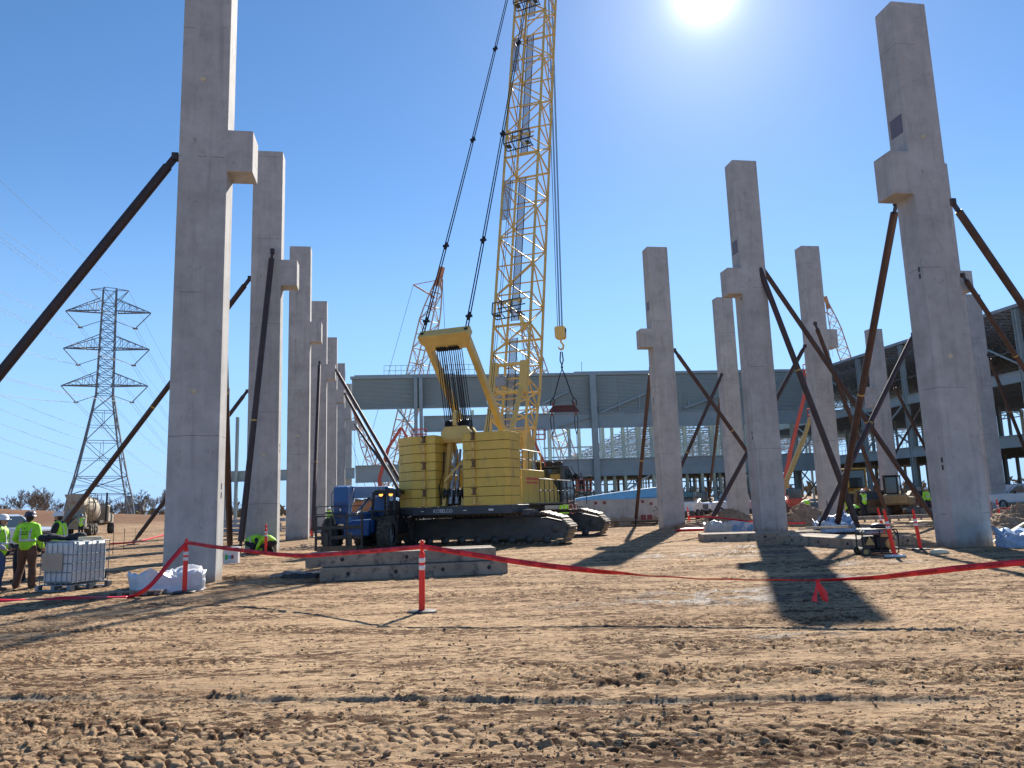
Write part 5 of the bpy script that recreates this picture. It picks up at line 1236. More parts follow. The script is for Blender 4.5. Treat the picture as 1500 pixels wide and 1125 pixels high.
farp(1361,760,55,190,'worker in lime vest between the excavator and the nearest right column',{},top='hiviz',legs='navy')
farp(827,762,46,170,'worker in green vest with dark hard hat behind the crane track',{},top='hiviz',legs='navy',hat='hatm')
farp(841,762,46,200,'worker in pink shirt and white hard hat behind the crane track',{},top='redplate',legs='navy')
farp(1255,760,50.5,40,'worker kneeling half hidden behind the braces right of blue bundle',bend,top='hiviz',legs='navy',hat='hatw')
# ------------------------------------------------------------------ intermediate bulk container
cg=G(104,866); TR=rad(74)
lx=V((math.cos(TR),math.sin(TR),0)); ly=V((-math.sin(TR),math.cos(TR),0)); LX,LY=1.05,.92
cen=cg+lx*(-.0)+ly*0
# nearest corner is local (-LX/2... ) : long side runs to the right and back, short side to the left and back
cen=cg+lx*(LX/2)+ly*(LY/2)
ib=empty('bulk_container',(cen.x,cen.y,-.01),TR,'white plastic liquid tote in a metal cage on a metal pallet','container')
m=MB(); m.box((0,0,.63),(LX-.045,LY-.045,.94),ch=.06); m.lathe((0,0,1.08),[(.11,0),(.11,.05),(0,.05)],n=20); m.build('bottle','plast',ib,bevel=.02)
m=MB()
for k,z in enumerate((.20,.42,.62,.82,1.10)):
    for y in(-LY/2,LY/2): m.tube((-LX/2,y,z),(LX/2,y,z),.010,n=6)
    for x in(-LX/2,LX/2): m.tube((x,-LY/2,z),(x,LY/2,z),.010,n=6)
for i in range(9):
    x=-LX/2+LX*i/8
    for y in(-LY/2,LY/2): m.tube((x,y,.14),(x,y,1.1),.009,n=6)
for i in range(7):
    y=-LY/2+LY*i/6
    for x in(-LX/2,LX/2): m.tube((x,y,.14),(x,y,1.1),.009,n=6)
for x in(-.3,.3): m.beam((x,-LY/2,1.12),(x,LY/2,1.12),.04,.02)
m.build('cage','cage',ib)
m=MB(); m.box((0,0,.135),(LX,LY,.025))
for x in(-.54,0,.54): m.box((x,0,.02),(.12,LY,.03)); 
for x in(-.54,0,.54):
    for y in(-.46,0,.46): m.box((x,y,.075),(.12,.1,.11))
m.build('pallet','cage',ib)
m=MB(); m.box((-LX/2-.014,.12,.66),(.008,.60,.40)); m.build('label_board','tan',ib)
m=MB(); m.box((-LX/2-.013,.16,.60),(.004,.01,.01)); 
m=MB()
for (x,y) in((-LX/2+.045,.0),): pass
for dz in(0,.045,.09):
    for dd in(0,.05): m.box((-LX/2+.046,-.02+dd,.90+dz),(.004,.035,.03)); m.box((.18+dd,-LY/2+.046,.88+dz),(.035,.004,.03))
m.build('hazard_marks','redplate',ib)
m=MB(); m.box((0,-LY/2+.047,.27),(.34,.006,.16)); m.box((.45,-LY/2+.047,.27),(.16,.006,.16)); m.box((-LX/2+.047,.28,.27),(.006,.2,.16)); m.box((-LX/2+.047,-.3,.27),(.006,.16,.16)); m.build('lower_recess','black',ib)
# bag lying on the tote
m=MB(); 
for i in range(7): m.ball((-.62+i*.13,.10+.05*math.sin(i*2.),.06+.025*math.sin(i*1.3)),(.15,.14,.075+.02*math.cos(i)),12,8)
bgp=cen+lx*(-.05)+ly*.1
o=m.build('tool_bag','navy',None,loc=(bgp.x,bgp.y,1.13),rz=rad(12)); remesh(o,.02,5); tag(o,'black coat and bag slumped on top of the white tote','bag')
m=MB(); m.path([(0,0,.035),(.3,.05,.04),(.55,.02,.035)],.035,n=8); tag(m.build('paper_roll','straw',None,loc=(bgp.x+.22,bgp.y-.1,1.12)),'rolled cream paper lying at the right end of the black bag on the tote','roll')
# ------------------------------------------------------------------ plastic wrapped bundle
def lumpy(name,m_,loc,sx,sy,sz,seed,label,cat,rz=0,flat=.0,group=None,parts=None):
    m=MB(); nu,nv=44,26; vs=[]
    for i in range(nv+1):
        for k in range(nu):
            a=2*PI*k/nu; f=i/nv; r=min(1,(1-f**5)) if f<1 else 0
            ca,sa=math.cos(a),math.sin(a); e=.72; x=math.copysign(abs(ca)**e,ca); y=math.copysign(abs(sa)**e,sa)
            z=min(1,f*1.6)*.96 if f<.62 else .96+.04*(f-.62); rr=1.0 if f<.62 else (1-(f-.62)/.38)
            p=V((x*sx*rr,y*sy*rr,z*sz)); nn=mnoise.noise(V((p.x*2.2+seed,p.y*2.2,p.z*3)))*.5+mnoise.noise(V((p.x*6+seed,p.y*6,p.z*7)))*.28+mnoise.noise(V((p.x*15,p.y*15+seed,p.z*15)))*.12
            p=p+V((x,y,.0))*nn*.20*min(1,sx)+V((0,0,nn*sz*1.15*(1 if f>.3 else f*3))); vs.append(p)
    m.add(vs,[(i*nu+k,i*nu+(k+1)%nu,(i+1)*nu+(k+1)%nu,(i+1)*nu+k) for i in range(nv) for k in range(nu)],True)
    return tag(m.build(name,m_,None,loc=loc,rz=rz),label,cat,group)
p=G(238,866); lumpy('wrapped_bundle','film',(p.x,p.y+.2,-.02),.80,.42,.40,3,'low stack of sacks under crumpled white plastic film beside the left orange post','bundle',rad(6))
m=MB(); 
for k in range(5): m.box((-.5+.25*k,0,.03),(.1,.7,.06))
m.box((0,-.3,.075),(1.2,.1,.03)); tag(m.build('pallet','wood',None,loc=(p.x-.35,p.y-.35,0),rz=rad(5)),'flattened grey wooden pallet poking out below the white plastic bundle','pallet')
# ------------------------------------------------------------------ crane mats
def timber_mat(a,b_,z0,h_,w_,label,boltside=-1,group='bolted timber mats',nb=3):
    a=V((a[0],a[1],0)); b_=V((b_[0],b_[1],0)); L=(b_-a).length; rz=math.atan2(b_.y-a.y,b_.x-a.x)
    t=empty('timber_mat',(a.x,a.y,z0),rz,label,'mat',group); m=MB(); n_=4
    for i in range(n_): 
        m.box((L/2+.02*math.sin(i*3),w_*(i+.5)/n_,h_/2+.004*math.sin(i*5)),(L,w_/n_-.012,h_),ch=.015)
    m.build('timbers','wood',t)
    for i in range(nb):
        k=MB(); x=L*(i+.5)/nb+.1; k.lathe((x,.014,h_*.55),[(0,.012),(.045,.012),(.05,0)],axis=(0,-1,0),n=14); k.box((x,-.008,h_*.55),(.035,.03,.035)); k.build('bolt_end','black',t)
    return t
a=G(468,851); b_=G(744,838.5); timber_mat((a.x,a.y),(b_.x,b_.y),-.03,.31,1.2,'lower of the two stacked timber mats in front of the telehandler',nb=4)
a2_=D(447,836,a.y+.18); b2_=D(727,816,b_.y+.18); timber_mat((a2_.x,a2_.y),(b2_.x,b2_.y),.29,.30,1.2,'upper of the two stacked timber mats in front of the telehandler',nb=3)
a=G(1030,794.5); b_=G(1165,791); timber_mat((a.x,a.y),(b_.x+1,b_.y),-.03,.32,1.2,'grey timber mat lying in front of the middle right column',nb=3)
a=G(1140,797); b_=G(1262,806); timber_mat((a.x,a.y),(b_.x,b_.y),-.03,.34,1.3,'nearer timber mat running right from the column to the generator',nb=3)
a=G(1262,804); b_=G(1372,801); timber_mat((a.x+.1,a.y+.5),(b_.x,b_.y+1.2),-.03,.30,1.2,'timber mat behind the generator and orange posts',nb=3)
m=MB()
p=G(1240,790)
for k in range(3): m.box((k*.15-.2,k*.14,.36+.04*(k%2)),(2.0-k*.3,.15,.045),Matrix.Rotation(rad(-4+3*k),3,'Z'))
tag(m.build('plank_pile','straw' if False else 'wood',None,loc=(p.x,p.y+1.2,0)),'loose boards lying on the nearer timber mat','boards')
# ------------------------------------------------------------------ orange delineator posts
def delin(px,py,label,tilt=(0,0),sc=1,base='black',d=None):
    p=G(px,py) if d is None else D(px,py,d); t=empty('delineator_post',(p.x,p.y,gz(p.x,p.y)-.005),0,label,'post','orange delineator posts'); t.scale=(sc,)*3
    m=MB(); m.lathe((0,0,0),[(0,0),(.235,0),(.24,.012),(.23,.035),(.09,.042),(.055,.05),(0,.05)],n=26); m.build('base',base,t)
    R=Matrix.Rotation(tilt[0],3,'X')@Matrix.Rotation(tilt[1],3,'Y')
    m=MB(); ax=R@V((0,0,1)); m.lathe((0,0,.03),[(.052,0),(.050,.03),(.047,.88),(.042,.905),(.026,.93),(.018,.935)],axis=ax,n=20)
    m.lathe(ax*.955,[(.018,0),(.030,.02),(.034,.12),(.028,.165),(.010,.185),(0,.187)],axis=ax,n=16); m.build('tube','orange',t)
    for z in(.82,.705): m=MB(); m.lathe(ax*z,[(.0495,-.036),(.0515,-.034),(.0515,.034),(.0490,.036)],axis=ax,n=20); m.build('reflective_band','refl',t)
    return t
M['basegrey']=mat('dusty_post_base',(.035,.035,.04),.7)
delin(618,895,'orange post standing alone in the foreground centre holding the red tape',(0,rad(.8)),base='basegrey')
delin(270,868,'orange post beside the plastic-covered bundle holding the red tape',(0,rad(.4)))
delin(389,813,'orange post between the two crouching workers',(0,0),d=None)
delin(456,787,'orange post at the foot of the third left column')
delin(1011,773,'orange post by the soil mound right of the blue covered beam',(0,rad(-4)))
delin(1311,816,'leaning orange post in front of the generator',(0,rad(-7.5)),base='white',sc=1.04)
delin(1297,790,'far orange post whose head shows above the leaning generator post',(0,rad(-8)),sc=.98)
delin(1349,806,'orange post leaning left between the generator and the nearest right column',(0,rad(-5)),base='basegrey')
delin(1466,766,'orange post right of the nearest right column beside the soil heap',(0,rad(-3)))
delin(1240,757,'small orange cone-like post behind the blue bundle',(0,0))
# ------------------------------------------------------------------ red danger tape
def ribbon(pts,wd,name,label,text=True,twist=None,flip=1):
    # catmull-rom through pts
    P=[V(p) for p in pts]; Q=[]
    for i in range(len(P)-1):
        p0,p1,p2,p3=P[max(i-1,0)],P[i],P[i+1],P[min(i+2,len(P)-1)]; n_=max(6,int((p2-p1).length/.08))
        for k in range(n_):
            t=k/n_; Q.append(.5*((2*p1)+(p2-p0)*t+(2*p0-5*p1+4*p2-p3)*t*t+(3*p1-p0-3*p2+p3)*t**3))
    Q.append(P[-1]); base=Q[0].copy(); Q=[q_-base for q_ in Q]; S_=[0]
    for i in range(1,len(Q)): S_.append(S_[-1]+(Q[i]-Q[i-1]).length)
    def fr(s_):
        i=0
        lo,hi=0,len(S_)-2
        while lo<hi:
            mid=(lo+hi+1)//2
            if S_[mid]<=s_: lo=mid
            else: hi=mid-1
        i=lo; f=(s_-S_[i])/max(1e-6,S_[i+1]-S_[i]); p=Q[i].lerp(Q[i+1],f); d=(Q[i+1]-Q[i]).normalized()
        x=d.cross(V((0,0,1))).normalized(); u=x.cross(d); tw_=(twist(s_/S_[-1]) if twist else 0); return p,d,u*math.cos(tw_)+x*math.sin(tw_),x*math.cos(tw_)-u*math.sin(tw_)
    t=empty(name,base,0,label,'tape','red danger tape strung between posts'); m=MB(); N=int(S_[-1]/.05); vs=[]
    for i in range(N+1):
        s_=S_[-1]*i/N*.9999; p,d,u,x=fr(s_); wv=.004*math.sin(s_*9); vs+= [p+u*wd/2+x*wv,p+x*(.0+wv*-1),p-u*wd/2+x*wv]
    fs=[]
    for i in range(N):
        for k in(0,1): a=i*3+k; fs.append((a,a+1,a+4,a+3))
    m.add(vs,fs,True); o=m.build('band','tape',t); so_=o.modifiers.new('thick','SOLIDIFY'); so_.thickness=.0008
    if text:
        m=MB(); s_=.15; words=['PELIGRO','DANGER']; wi=0
        cache={w_:text_faces(w_,wd*.70) for w_ in words}
        while True:
            vs_,fs_,tw2=cache[words[wi%2]]
            if s_+tw2*1.15>S_[-1]-.1: break
            out=[]
            for v in vs_:
                p,d,u,x=fr(s_+ (v.x if flip>0 else tw2-v.x)*1.1); wv=.004*math.sin((s_+v.x)*9); out.append(p+u*(v.y-wd*.25)-x*(-.006))
            m.add(out,fs_); 
            m2=MB()
            s_+=tw2*1.1+(.10 if wi%2==0 else .22); wi+=1
        if m.v: m.build('lettering','tapetext',t)
    return t
pc=D(619.5,801,12.45); pl=D(273,794.5,16.5)
zd=lambda px,py,d:D(px,py,d)
ribbon([pl,zd(330,803,15.7),zd(430,813.5,14.6),zd(520,809,13.6),pc],.075,'danger_tape','red tape span sagging between the two nearest orange posts')
ribbon([pc,zd(690,812,12.0),zd(780,826,11.6),zd(900,839,11.2),zd(1010,847,10.9),zd(1110,849.5,10.7),zd(1195,850,10.5)],.08,'danger_tape','red tape span from the centre post to its hanging knot',twist=lambda t:1.25*max(0,min(1,(t-.42)/.2)))
ribbon([zd(1195,850,10.5),zd(1270,847,10.4),zd(1330,841,10.3),zd(1390,834,10.2),zd(1450,828,10.1),zd(1530,821,10.0)],.08,'danger_tape','red tape span rising from the knot to the right edge',twist=lambda t:1.2*max(0,1-t/.62))
ribbon([pl+V((0,-.02,-.03)),zd(250,822,16.3),zd(222,856,16.0),zd(200,871,15.9),zd(186,875.5,15.7)],.09,'danger_tape','red tape hanging from the left post down over the plastic bundle',twist=lambda t:.5*math.sin(t*5))
q1=G(186,876.5);q2=G(120,879);q3=G(60,882);q4=G(-30,885)
ribbon([q1+V((0,0,.03)),q2+V((0,0,.05)),q3+V((0,0,.06)),q4+V((0,0,.05))],.09,'danger_tape','red tape lying on the ground in front of the tote',text=False,twist=lambda t:1.1+.3*math.sin(t*12))
kn=zd(1197,851,10.5)
m=MB()
for sx,ex in((-.02,-.035),(.02,.07)):
    m.add([V((0,0,.01)),V((.012,0,.01)),V((ex+sx+.03,-.02,-.16)),V((ex+sx+.02,-.03,-.28)),V((ex+sx-.045,0,-.25)),V((sx-.02,.01,-.12))],[(0,1,2,3,4,5)])
m.ball((0,0,.0),(.025,.02,.022),8,6); o=m.build('tape_knot','tape',None,loc=kn); so_=o.modifiers.new('thick','SOLIDIFY'); so_.thickness=.001; tag(o,'two loose red tape ends hanging from the knot above the column shadow','tape')
# tape by the mound and on the left field
ribbon([zd(1011,757,31.),zd(1050,758,33),zd(1120,766,35),zd(1180,766,36)],.075,'danger_tape','red tape from the post beside the blue beam along the soil mounds',text=False)
ribbon([G(160,806)+V((0,0,.3)),G(200,802)+V((0,0,.3)),G(237,793)+V((0,0,.35)),G(262,788)+V((0,0,.3))],.09,'danger_tape','red tape low over the field between tote and nearest column',text=False)
ribbon([zd(1466,745,35),zd(1490,744,34),zd(1530,742,33)],.08,'danger_tape','red tape right of the post at the soil heap',text=False)
m=MB(); m.ball((0,0,.08),(.9,.35,.12)); p=G(1018,779); o=m.build('folded_barrier','tape',None,loc=(p.x,p.y+.5,0)); tag(o,'crumpled red sheeting at the foot of the column beside the blue beam','sheeting'); remesh(o,.04,2)
# thin stakes in the left field
for i,(px,py,h_) in enumerate(((165,812,1.0),(181,806,1.0),(197,800,.9))):
    p=G(px,py); m=MB(); m.tube((0,0,-.1),(.01*i,0,h_),.014,n=6); m.tube((.01*i,0,h_),(.01*i,0,h_+.03),.02,n=6); tag(m.build('stake','black' if i<2 else 'genyel',None,loc=(p.x,p.y,0)),['tall thin black stake just right of the tote','second thin black stake right of the tote','pale stake in the left field before the brace foot'][i],'stake','survey stakes')
# ------------------------------------------------------------------ generator
p=G(1291,814); gn=empty('generator',(p.x+.0,p.y+.15,0),rad(-8),'black and yellow portable generator in a tube frame behind the leaning post','generator')
m=MB()
for y in(-.27,.27):
    m.path([(-.42,y,.1),(-.44,y,.2),(-.44,y,.62),(-.40,y,.68),(.40,y,.68),(.44,y,.62),(.44,y,.2),(.42,y,.1),(.38,y,.06),(-.38,y,.06),(-.42,y,.1)],.018,n=8); m.tube((0,y,.06),(0,y,.68),.015)
for x in(-.42,.42): m.tube((x,-.27,.2),(x,.27,.2),.015); m.tube((x,-.27,.66),(x,.27,.66),.015)
m.build('tube_frame','black',gn)
m=MB(); m.box((.16,0,.34),(.46,.42,.36),ch=.05); m.box((-.22,0,.32),(.28,.36,.34),ch=.04); m.box((-.1,.08,.14),(.7,.36,.08)); m.build('engine','black',gn)
m=MB(); m.box((-.12,0,.60),(.52,.48,.13),ch=.05); m.build('fuel_tank','grey',gn)
m=MB(); m.lathe((.26,-.215,.31),[(0,.035),(.10,.035),(.13,.02),(.135,0)],axis=(0,-1,0),n=22); m.box((.2,-.24,.52),(.36,.03,.08),ch=.01); m.add([V((-.36,-.2,.28)),V((-.12,-.2,.28)),V((-.24,-.2,.5)),V((-.36,-.19,.28)),V((-.12,-.19,.28)),V((-.24,-.19,.5))],[(0,1,2),(3,5,4),(0,3,4,1),(1,4,5,2),(2,5,3,0)]); m.build('recoil_cover','genyel',gn)
w_=wheel(gn,(-.40,-.31,.12),.125,.07,axis=(0,1,0),lug=False,rim='genyel'); wheel(gn,(-.40,.31,.12),.125,.07,axis=(0,1,0),lug=False,rim='genyel')
m=MB(); m.ball((.06,.0,.75),(.22,.14,.09)); m.path([(.1,-.1,.76),(.3,-.2,.72),(.45,-.26,.5),(.46,-.2,.2)],.02); o=m.build('cable_coil','black',None,loc=(p.x,p.y+.15,-.01)); tag(o,'black cord heaped on top of the generator','cord')
m=MB(); m.ball((0,0,.05),(.26,.13,.09)); m.box((.22,0,.02),(.25,.12,.02)); pp=G(1376,812); o=m.build('crumpled_sheet','straw',None,loc=(pp.x,pp.y,0)); remesh(o,.02,1); tag(o,'crumpled cream sheet on the ground left of the nearest right column foot','sheet')
# ------------------------------------------------------------------ soil piles, covered bundles
def pile(name,px,py,sx,sy,sz,seed,label,m_='soil',d=None):
    p=G(px,py); m=MB(); nu,nv=110,44; vs=[]
    for i in range(nv+1):
        f=i/nv
        for k in range(nu):
            a=2*PI*k/nu; x=math.cos(a)*(1-f);y=math.sin(a)*(1-f); q_=V((x*sx,y*sy,0)); nn=mnoise.noise(V((q_.x*1.1+seed,q_.y*1.1,0)))*.55+mnoise.noise(V((q_.x*3+seed,q_.y*3,1)))*.3+mnoise.noise(V((q_.x*9+seed,q_.y*9,1)))*.26+mnoise.noise(V((q_.x*22+seed,q_.y*22,1)))*.14
            z=sz*(f**.8)*(1+.45*nn)*1.0 + .06*nn*(f>0)- (.08 if i==0 else 0); vs.append(q_*(1+.25*nn)+V((0,0,z)))
    m.add(vs,[(i*nu+k,i*nu+(k+1)%nu,(i+1)*nu+(k+1)%nu,(i+1)*nu+k) for i in range(nv) for k in range(nu)],True)
    return tag(m.build(name,m_,None,loc=(p.x,p.y,0)),label,'soil heap')
pile('soil_pile',1062,773,2.7,1.2,.95,3,'long low heap of dug soil under the brace foot right of the blue beam')
pile('soil_pile',1178,770,1.7,1.2,1.15,9,'rounded soil heap between middle column and column with right corbel')
pile('soil_pile',1500,780,1.9,1.3,1.0,19,'dark soil heap at the right edge behind the tarp')
pile('soil_pile',1476,760,1.4,1.,.6,25,'small flat soil heap right of the post near the right edge')
pile('soil_pile',440,806,1.6,.6,.22,31,'low clods of soil at the foot of the second left column')
p=G(1072,779); lumpy('sack_pile','filmb',(p.x,p.y+.3,-.02),1.25,.4,.42,7,'blue and white sacks heaped at the left of the middle column foot','sacks')
p=G(1232,781); lumpy('wrapped_bundle','paleblue',(p.x,p.y+.6,-.02),.85,.5,.62,11,'white and blue wrapped pallet between the crossing brace feet','bundle')
p=G(1222,782); lumpy('blue_tarp','paleblue',(p.x+.35,p.y+.45,.06),.80,.47,.42,15,'pale blue sheeting round the lower part of the wrapped pallet','tarp')
p=G(1500,802); lumpy('blue_tarp','paleblue',(p.x+.5,p.y+.3,-.02),.95,.6,.46,17,'pale blue tarp mound at the right edge beside the nearest column','tarp')
m=MB(); m.box((0,0,.1),(1.6,.1,.05),Matrix.Rotation(rad(-22),3,'Y')@Matrix.Rotation(rad(15),3,'Z')); pp=G(1478,793); tag(m.build('plank','straw',None,loc=(pp.x,pp.y,.15)),'pale plank leaning on the blue tarp at right edge','plank')
m=MB(); m.tube((0,0,-.1),(.02,0,1.35),.02,n=8); pp=G(1215,782); tag(m.build('stake','black',None,loc=(pp.x,pp.y,0)),'thin dark upright bar in front of the blue wrapped pallet','stake')
pp=G(1395,770); 
# yellow strap pile and scattered lumber near loader
m=MB()
rr=random.Random(5)
for k in range(16):
    a=rr.uniform(-.5,.5); m.box((rr.uniform(-3.5,3.2),rr.uniform(-1.5,1.5),.06+rr.random()*.15),(rr.uniform(1.2,3.4),.12,.06),Matrix.Rotation(a,3,'Z')@Matrix.Rotation(rr.uniform(-.06,.06),3,'Y'))
pp=G(1320,775); tag(m.build('lumber_pile','wood',None,loc=(pp.x,pp.y,0)),'scattered lumber on the ground in front of the loader','lumber')
m=MB(); m.ball((0,0,.12),(.8,.3,.16)); m.box((.3,0,.2),(1.4,.25,.05),Matrix.Rotation(rad(12),3,'Z')); pp=G(1352,771); o=m.build('strap_heap','yband',None,loc=(pp.x,pp.y,0)); tag(o,'heap of yellow straps beside the yellow brace foot','straps'); remesh(o,.03,1)
for i,(a,b_,d0,d1) in enumerate((((1206,752),(1385,752),52,52),((1240,765),(1372,761),43,43))):
    A=D(a[0],a[1],d0);B=D(b_[0],b_[1],d1); base=V((A.x,A.y,0)); m=MB(); L=B-A; L.z=0; m.box(V((L.x/2,L.y/2,.22)),(L.length,.3,.42)if i==0 else (L.length,.25,.2),Matrix.Rotation(math.atan2(L.y,L.x),3,'Z'),ch=.02)
    for k in range(8): q_=L*(k+.5)/8; m.box((q_.x,q_.y-.18,.16),(.08,.06,.3))
    tag(m.build('footing_form','conc',None,loc=base),['long pale footing wall in front of the loader','lower footing form nearer than the loader wall'][i],'footing')
# bucket and tool box by the first column
p=G(339,827); m=MB(); m.box((0,0,.3),(.45,.4,.50),ch=.03); m.box((0,0,.57),(.5,.45,.06)); bx=empty('tool_crate',(p.x,p.y,-.05),rad(10),'white crate with coloured labels just right of the nearest column','crate'); m.build('shell','plast',bx)
m=MB(); m.box((-.12,-.205,.3),(.08,.01,.15)); m.build('label_patch','green',bx); m=MB(); m.box((.06,-.205,.3),(.07,.01,.12)); m.build('label_patch','redplate',bx); m=MB(); m.box((-.02,-.205,.3),(.08,.01,.1)); m.build('label_patch','tarpb',bx)
m=MB(); m.path([(0,0,.02),(.6,.1,.05),(1.5,.2,.03),(2.4,.15,.05)],.025); pp=G(395,848); tag(m.build('steel_rod','grey',None,loc=(pp.x,pp.y,.03)),'thin steel rods on the ground beside the trench','rod')
p=G(466,846); lumpy('grey_sheeting','crdark',(p.x-.5,p.y+.35,-.03),.55,.35,.13,21,'dark grey rumpled sheeting at the left end of the stacked mats','sheeting')
# ------------------------------------------------------------------ lying precast column and blue covered beam
a=D(752,772,47); b_=D(966,772,49.5); base=V((a.x,a.y,0)); L=(b_-a); L.z=0; rz=math.atan2(L.y,L.x)
lc=empty('lying_column',base,rz,'pale precast concrete column lying on blocks behind the crane tracks','column')
m=MB(); m.box((L.length/2,.5,1.0),(L.length,.9,1.42),ch=.03); m.build('shaft','conc',lc)
for x,z,w_ in((5.6,1.5,.2),(6.2,1.5,.2),(8.9,1.5,.2),(8.9,.5,.36),(9.35,.5,.36),(9.5,1.35,.2)):
    m=MB(); m.box((x*.97,.046,z),(w_,.012,w_*.9)); m.build('embed_plate','redplate',lc)
m=MB(); m.lathe((L.length-.3,.05,.9),[(.0,.0),(.03,0),(.03,.1),(0,.1)],axis=(0,-1,0),n=8); m.path([(L.length-.25,.0,1.2),(L.length-.05,-.1,.9),(L.length-.05,-.15,.5),(L.length-.3,-.1,.35)],.02); m.build('lifting_loop','rope',lc)
for x in(2.2,7.3): m=MB(); m.box((x,.5,.14),(.9,1.1,.28),ch=.02); tag(m.build('support_block','wood',None,loc=base+Matrix.Rotation(rz,3,'Z')@V((0,0,0)),rz=rz),'timber block under the '+('left' if x<5 else 'right')+' half of the lying column','block')
a=D(855,734,53); b_=D(966,734,53); base=V((a.x,a.y,0)); Lb=(b_-a).length
cv=empty('covered_truss',base,0,'long tapering load under bright blue cover behind the lying column','covered load')
zz=lambda px,py: D(px,py,53).z
m=MB(); m.prism([(-1.6,zz(824,735)),(.0,zz(855,728)),(2.6,zz(905,720)),(Lb,zz(966,713)),(Lb,zz(966,729)),(3.2,zz(918,731)),(1.6,zz(900,736)),(-1.6,zz(824,738))],'y',0,1.6); m.build('cover','tarpb',cv,bevel=.12); cvb=MB(); cvb.box((Lb/2,.8,.7),(Lb,1.,1.3)); cvb.build('frame','mixdark',cv)
m=MB(); m.prism([(1.7,zz(905,736)),(2.6,zz(912,732)),(Lb,zz(966,729)),(Lb,zz(966,736))],'y',-.25,-.05); m.build('white_panel','white',cv)
M['tarpb2']=M['tarpb']
# ------------------------------------------------------------------ concrete mixer truck
p=D(112,782,68); MX=empty('mixer_truck',(p.x,p.y,0),rad(14),'dusty concrete mixer truck seen from its rear left corner below the pylon','truck')
m=MB()
for x in(-.45,.45): m.beam((x,-1.2,1.0),(x,6.8,1.0),.12,.3)
m.box((0,1.2,.75),(2.2,.4,.4)); m.box((0,3.2,1.2),(2.3,1.2,.25)); m.box((-1.1,3.4,.9),(.3,1.2,.6),ch=.05); m.build('chassis','mixdark',MX)
dc=V((0,-.9,2.75)); de=V((0,4.9,1.95)); ax=(de-dc).normalized(); Ld=(de-dc).length
m=MB(); m.lathe(dc,[(.0,.05),(.52,.0),(.58,.05),(.72,.5),(1.16,2.0),(1.18,3.3),(.75,5.2),(.5,Ld),(0,Ld)],axis=ax,n=34); 
for f in(2.0,3.3): m.lathe(dc+ax*f,[(1.17,-.06),(1.21,-.04),(1.21,.04),(1.17,.06)],axis=ax,n=34)
m.build('drum','mixer',MX)
m=MB(); m.prism([(-.75,3.65),(.75,3.65),(.42,2.95),(-.42,2.95)],'y',-1.35,-.65); m.build('hopper','mixer',MX)
m=MB(); m.add([V((-.8,-.75,2.4)),V((.8,-.75,2.4)),V((.55,-1.5,1.6)),V((-.55,-1.5,1.6)),V((-.8,-.65,2.4)),V((.8,-.65,2.4)),V((.55,-1.4,1.6)),V((-.55,-1.4,1.6))],[(0,1,2,3),(4,7,6,5),(0,4,5,1),(1,5,6,2),(2,6,7,3),(3,7,4,0)]); m.box((0,-1.0,1.3),(2.0,.5,1.1),ch=.06); m.beam((-.95,-.8,.9),(-.6,-.7,3.1),.14); m.beam((.95,-.8,.9),(.6,-.7,3.1),.14); m.box((0,-1.0,.72),(2.3,.5,.12)); m.build('rear_frame','mixer',MX)
m=MB(); m.add([V((-.32,-1.4,1.75)),V((.32,-1.4,1.75)),V((.25,-2.9,1.05)),V((-.25,-2.9,1.05)),V((0,-1.4,1.5)),V((0,-2.9,.85))],[(0,4,5,3),(4,1,2,5)]); o=m.build('chute','mixdark',MX); so_=o.modifiers.new('thick','SOLIDIFY'); so_.thickness=.03
m=MB(); 
for k in range(6): m.beam((1.05,-.6,1.0+k*.4),(1.4,-.6,1.0+k*.4),.04)
m.beam((1.05,-.6,.8),(1.05,-.6,3.4),.05); m.beam((1.4,-.6,.8),(1.4,-.6,3.4),.05); m.box((1.2,-.2,2.9),(.6,.9,.05)); rail(m,[(.95,-.6,2.9),(1.5,-.6,2.9),(1.5,.2,2.9)],.8,.025); m.build('ladder','mixdark',MX)
m=MB(); m.box((0,6.2,1.9),(2.3,1.6,1.7),ch=.12); m.box((0,7.6,1.4),(1.9,1.4,1.0),ch=.15); m.build('cab','mixer',MX,bevel=.04)
m=MB(); m.box((1.16,6.2,2.3),(.02,.9,.6)); m.box((-1.16,6.2,2.3),(.02,.9,.6)); m.build('cab_window','glass',MX)
m=MB(); m.tube((1.0,5.2,1.2),(1.0,5.2,3.9),.09); m.box((1.35,6.9,2.3),(.1,.08,.5)); m.beam((1.15,6.8,2.3),(1.35,6.9,2.3),.04); m.build('exhaust_stack','black',MX)
for y in(.2,1.5,7.0):
    for x in(-1.0,1.0): wheel(MX,(x,y,.52),.52,.42,lug=False,rim='mixer')
m=MB(); 
for x in(-.8,.8): m.box((x,-1.28,.95),(.2,.05,.12))
m.build('tail_light','redplate',MX)
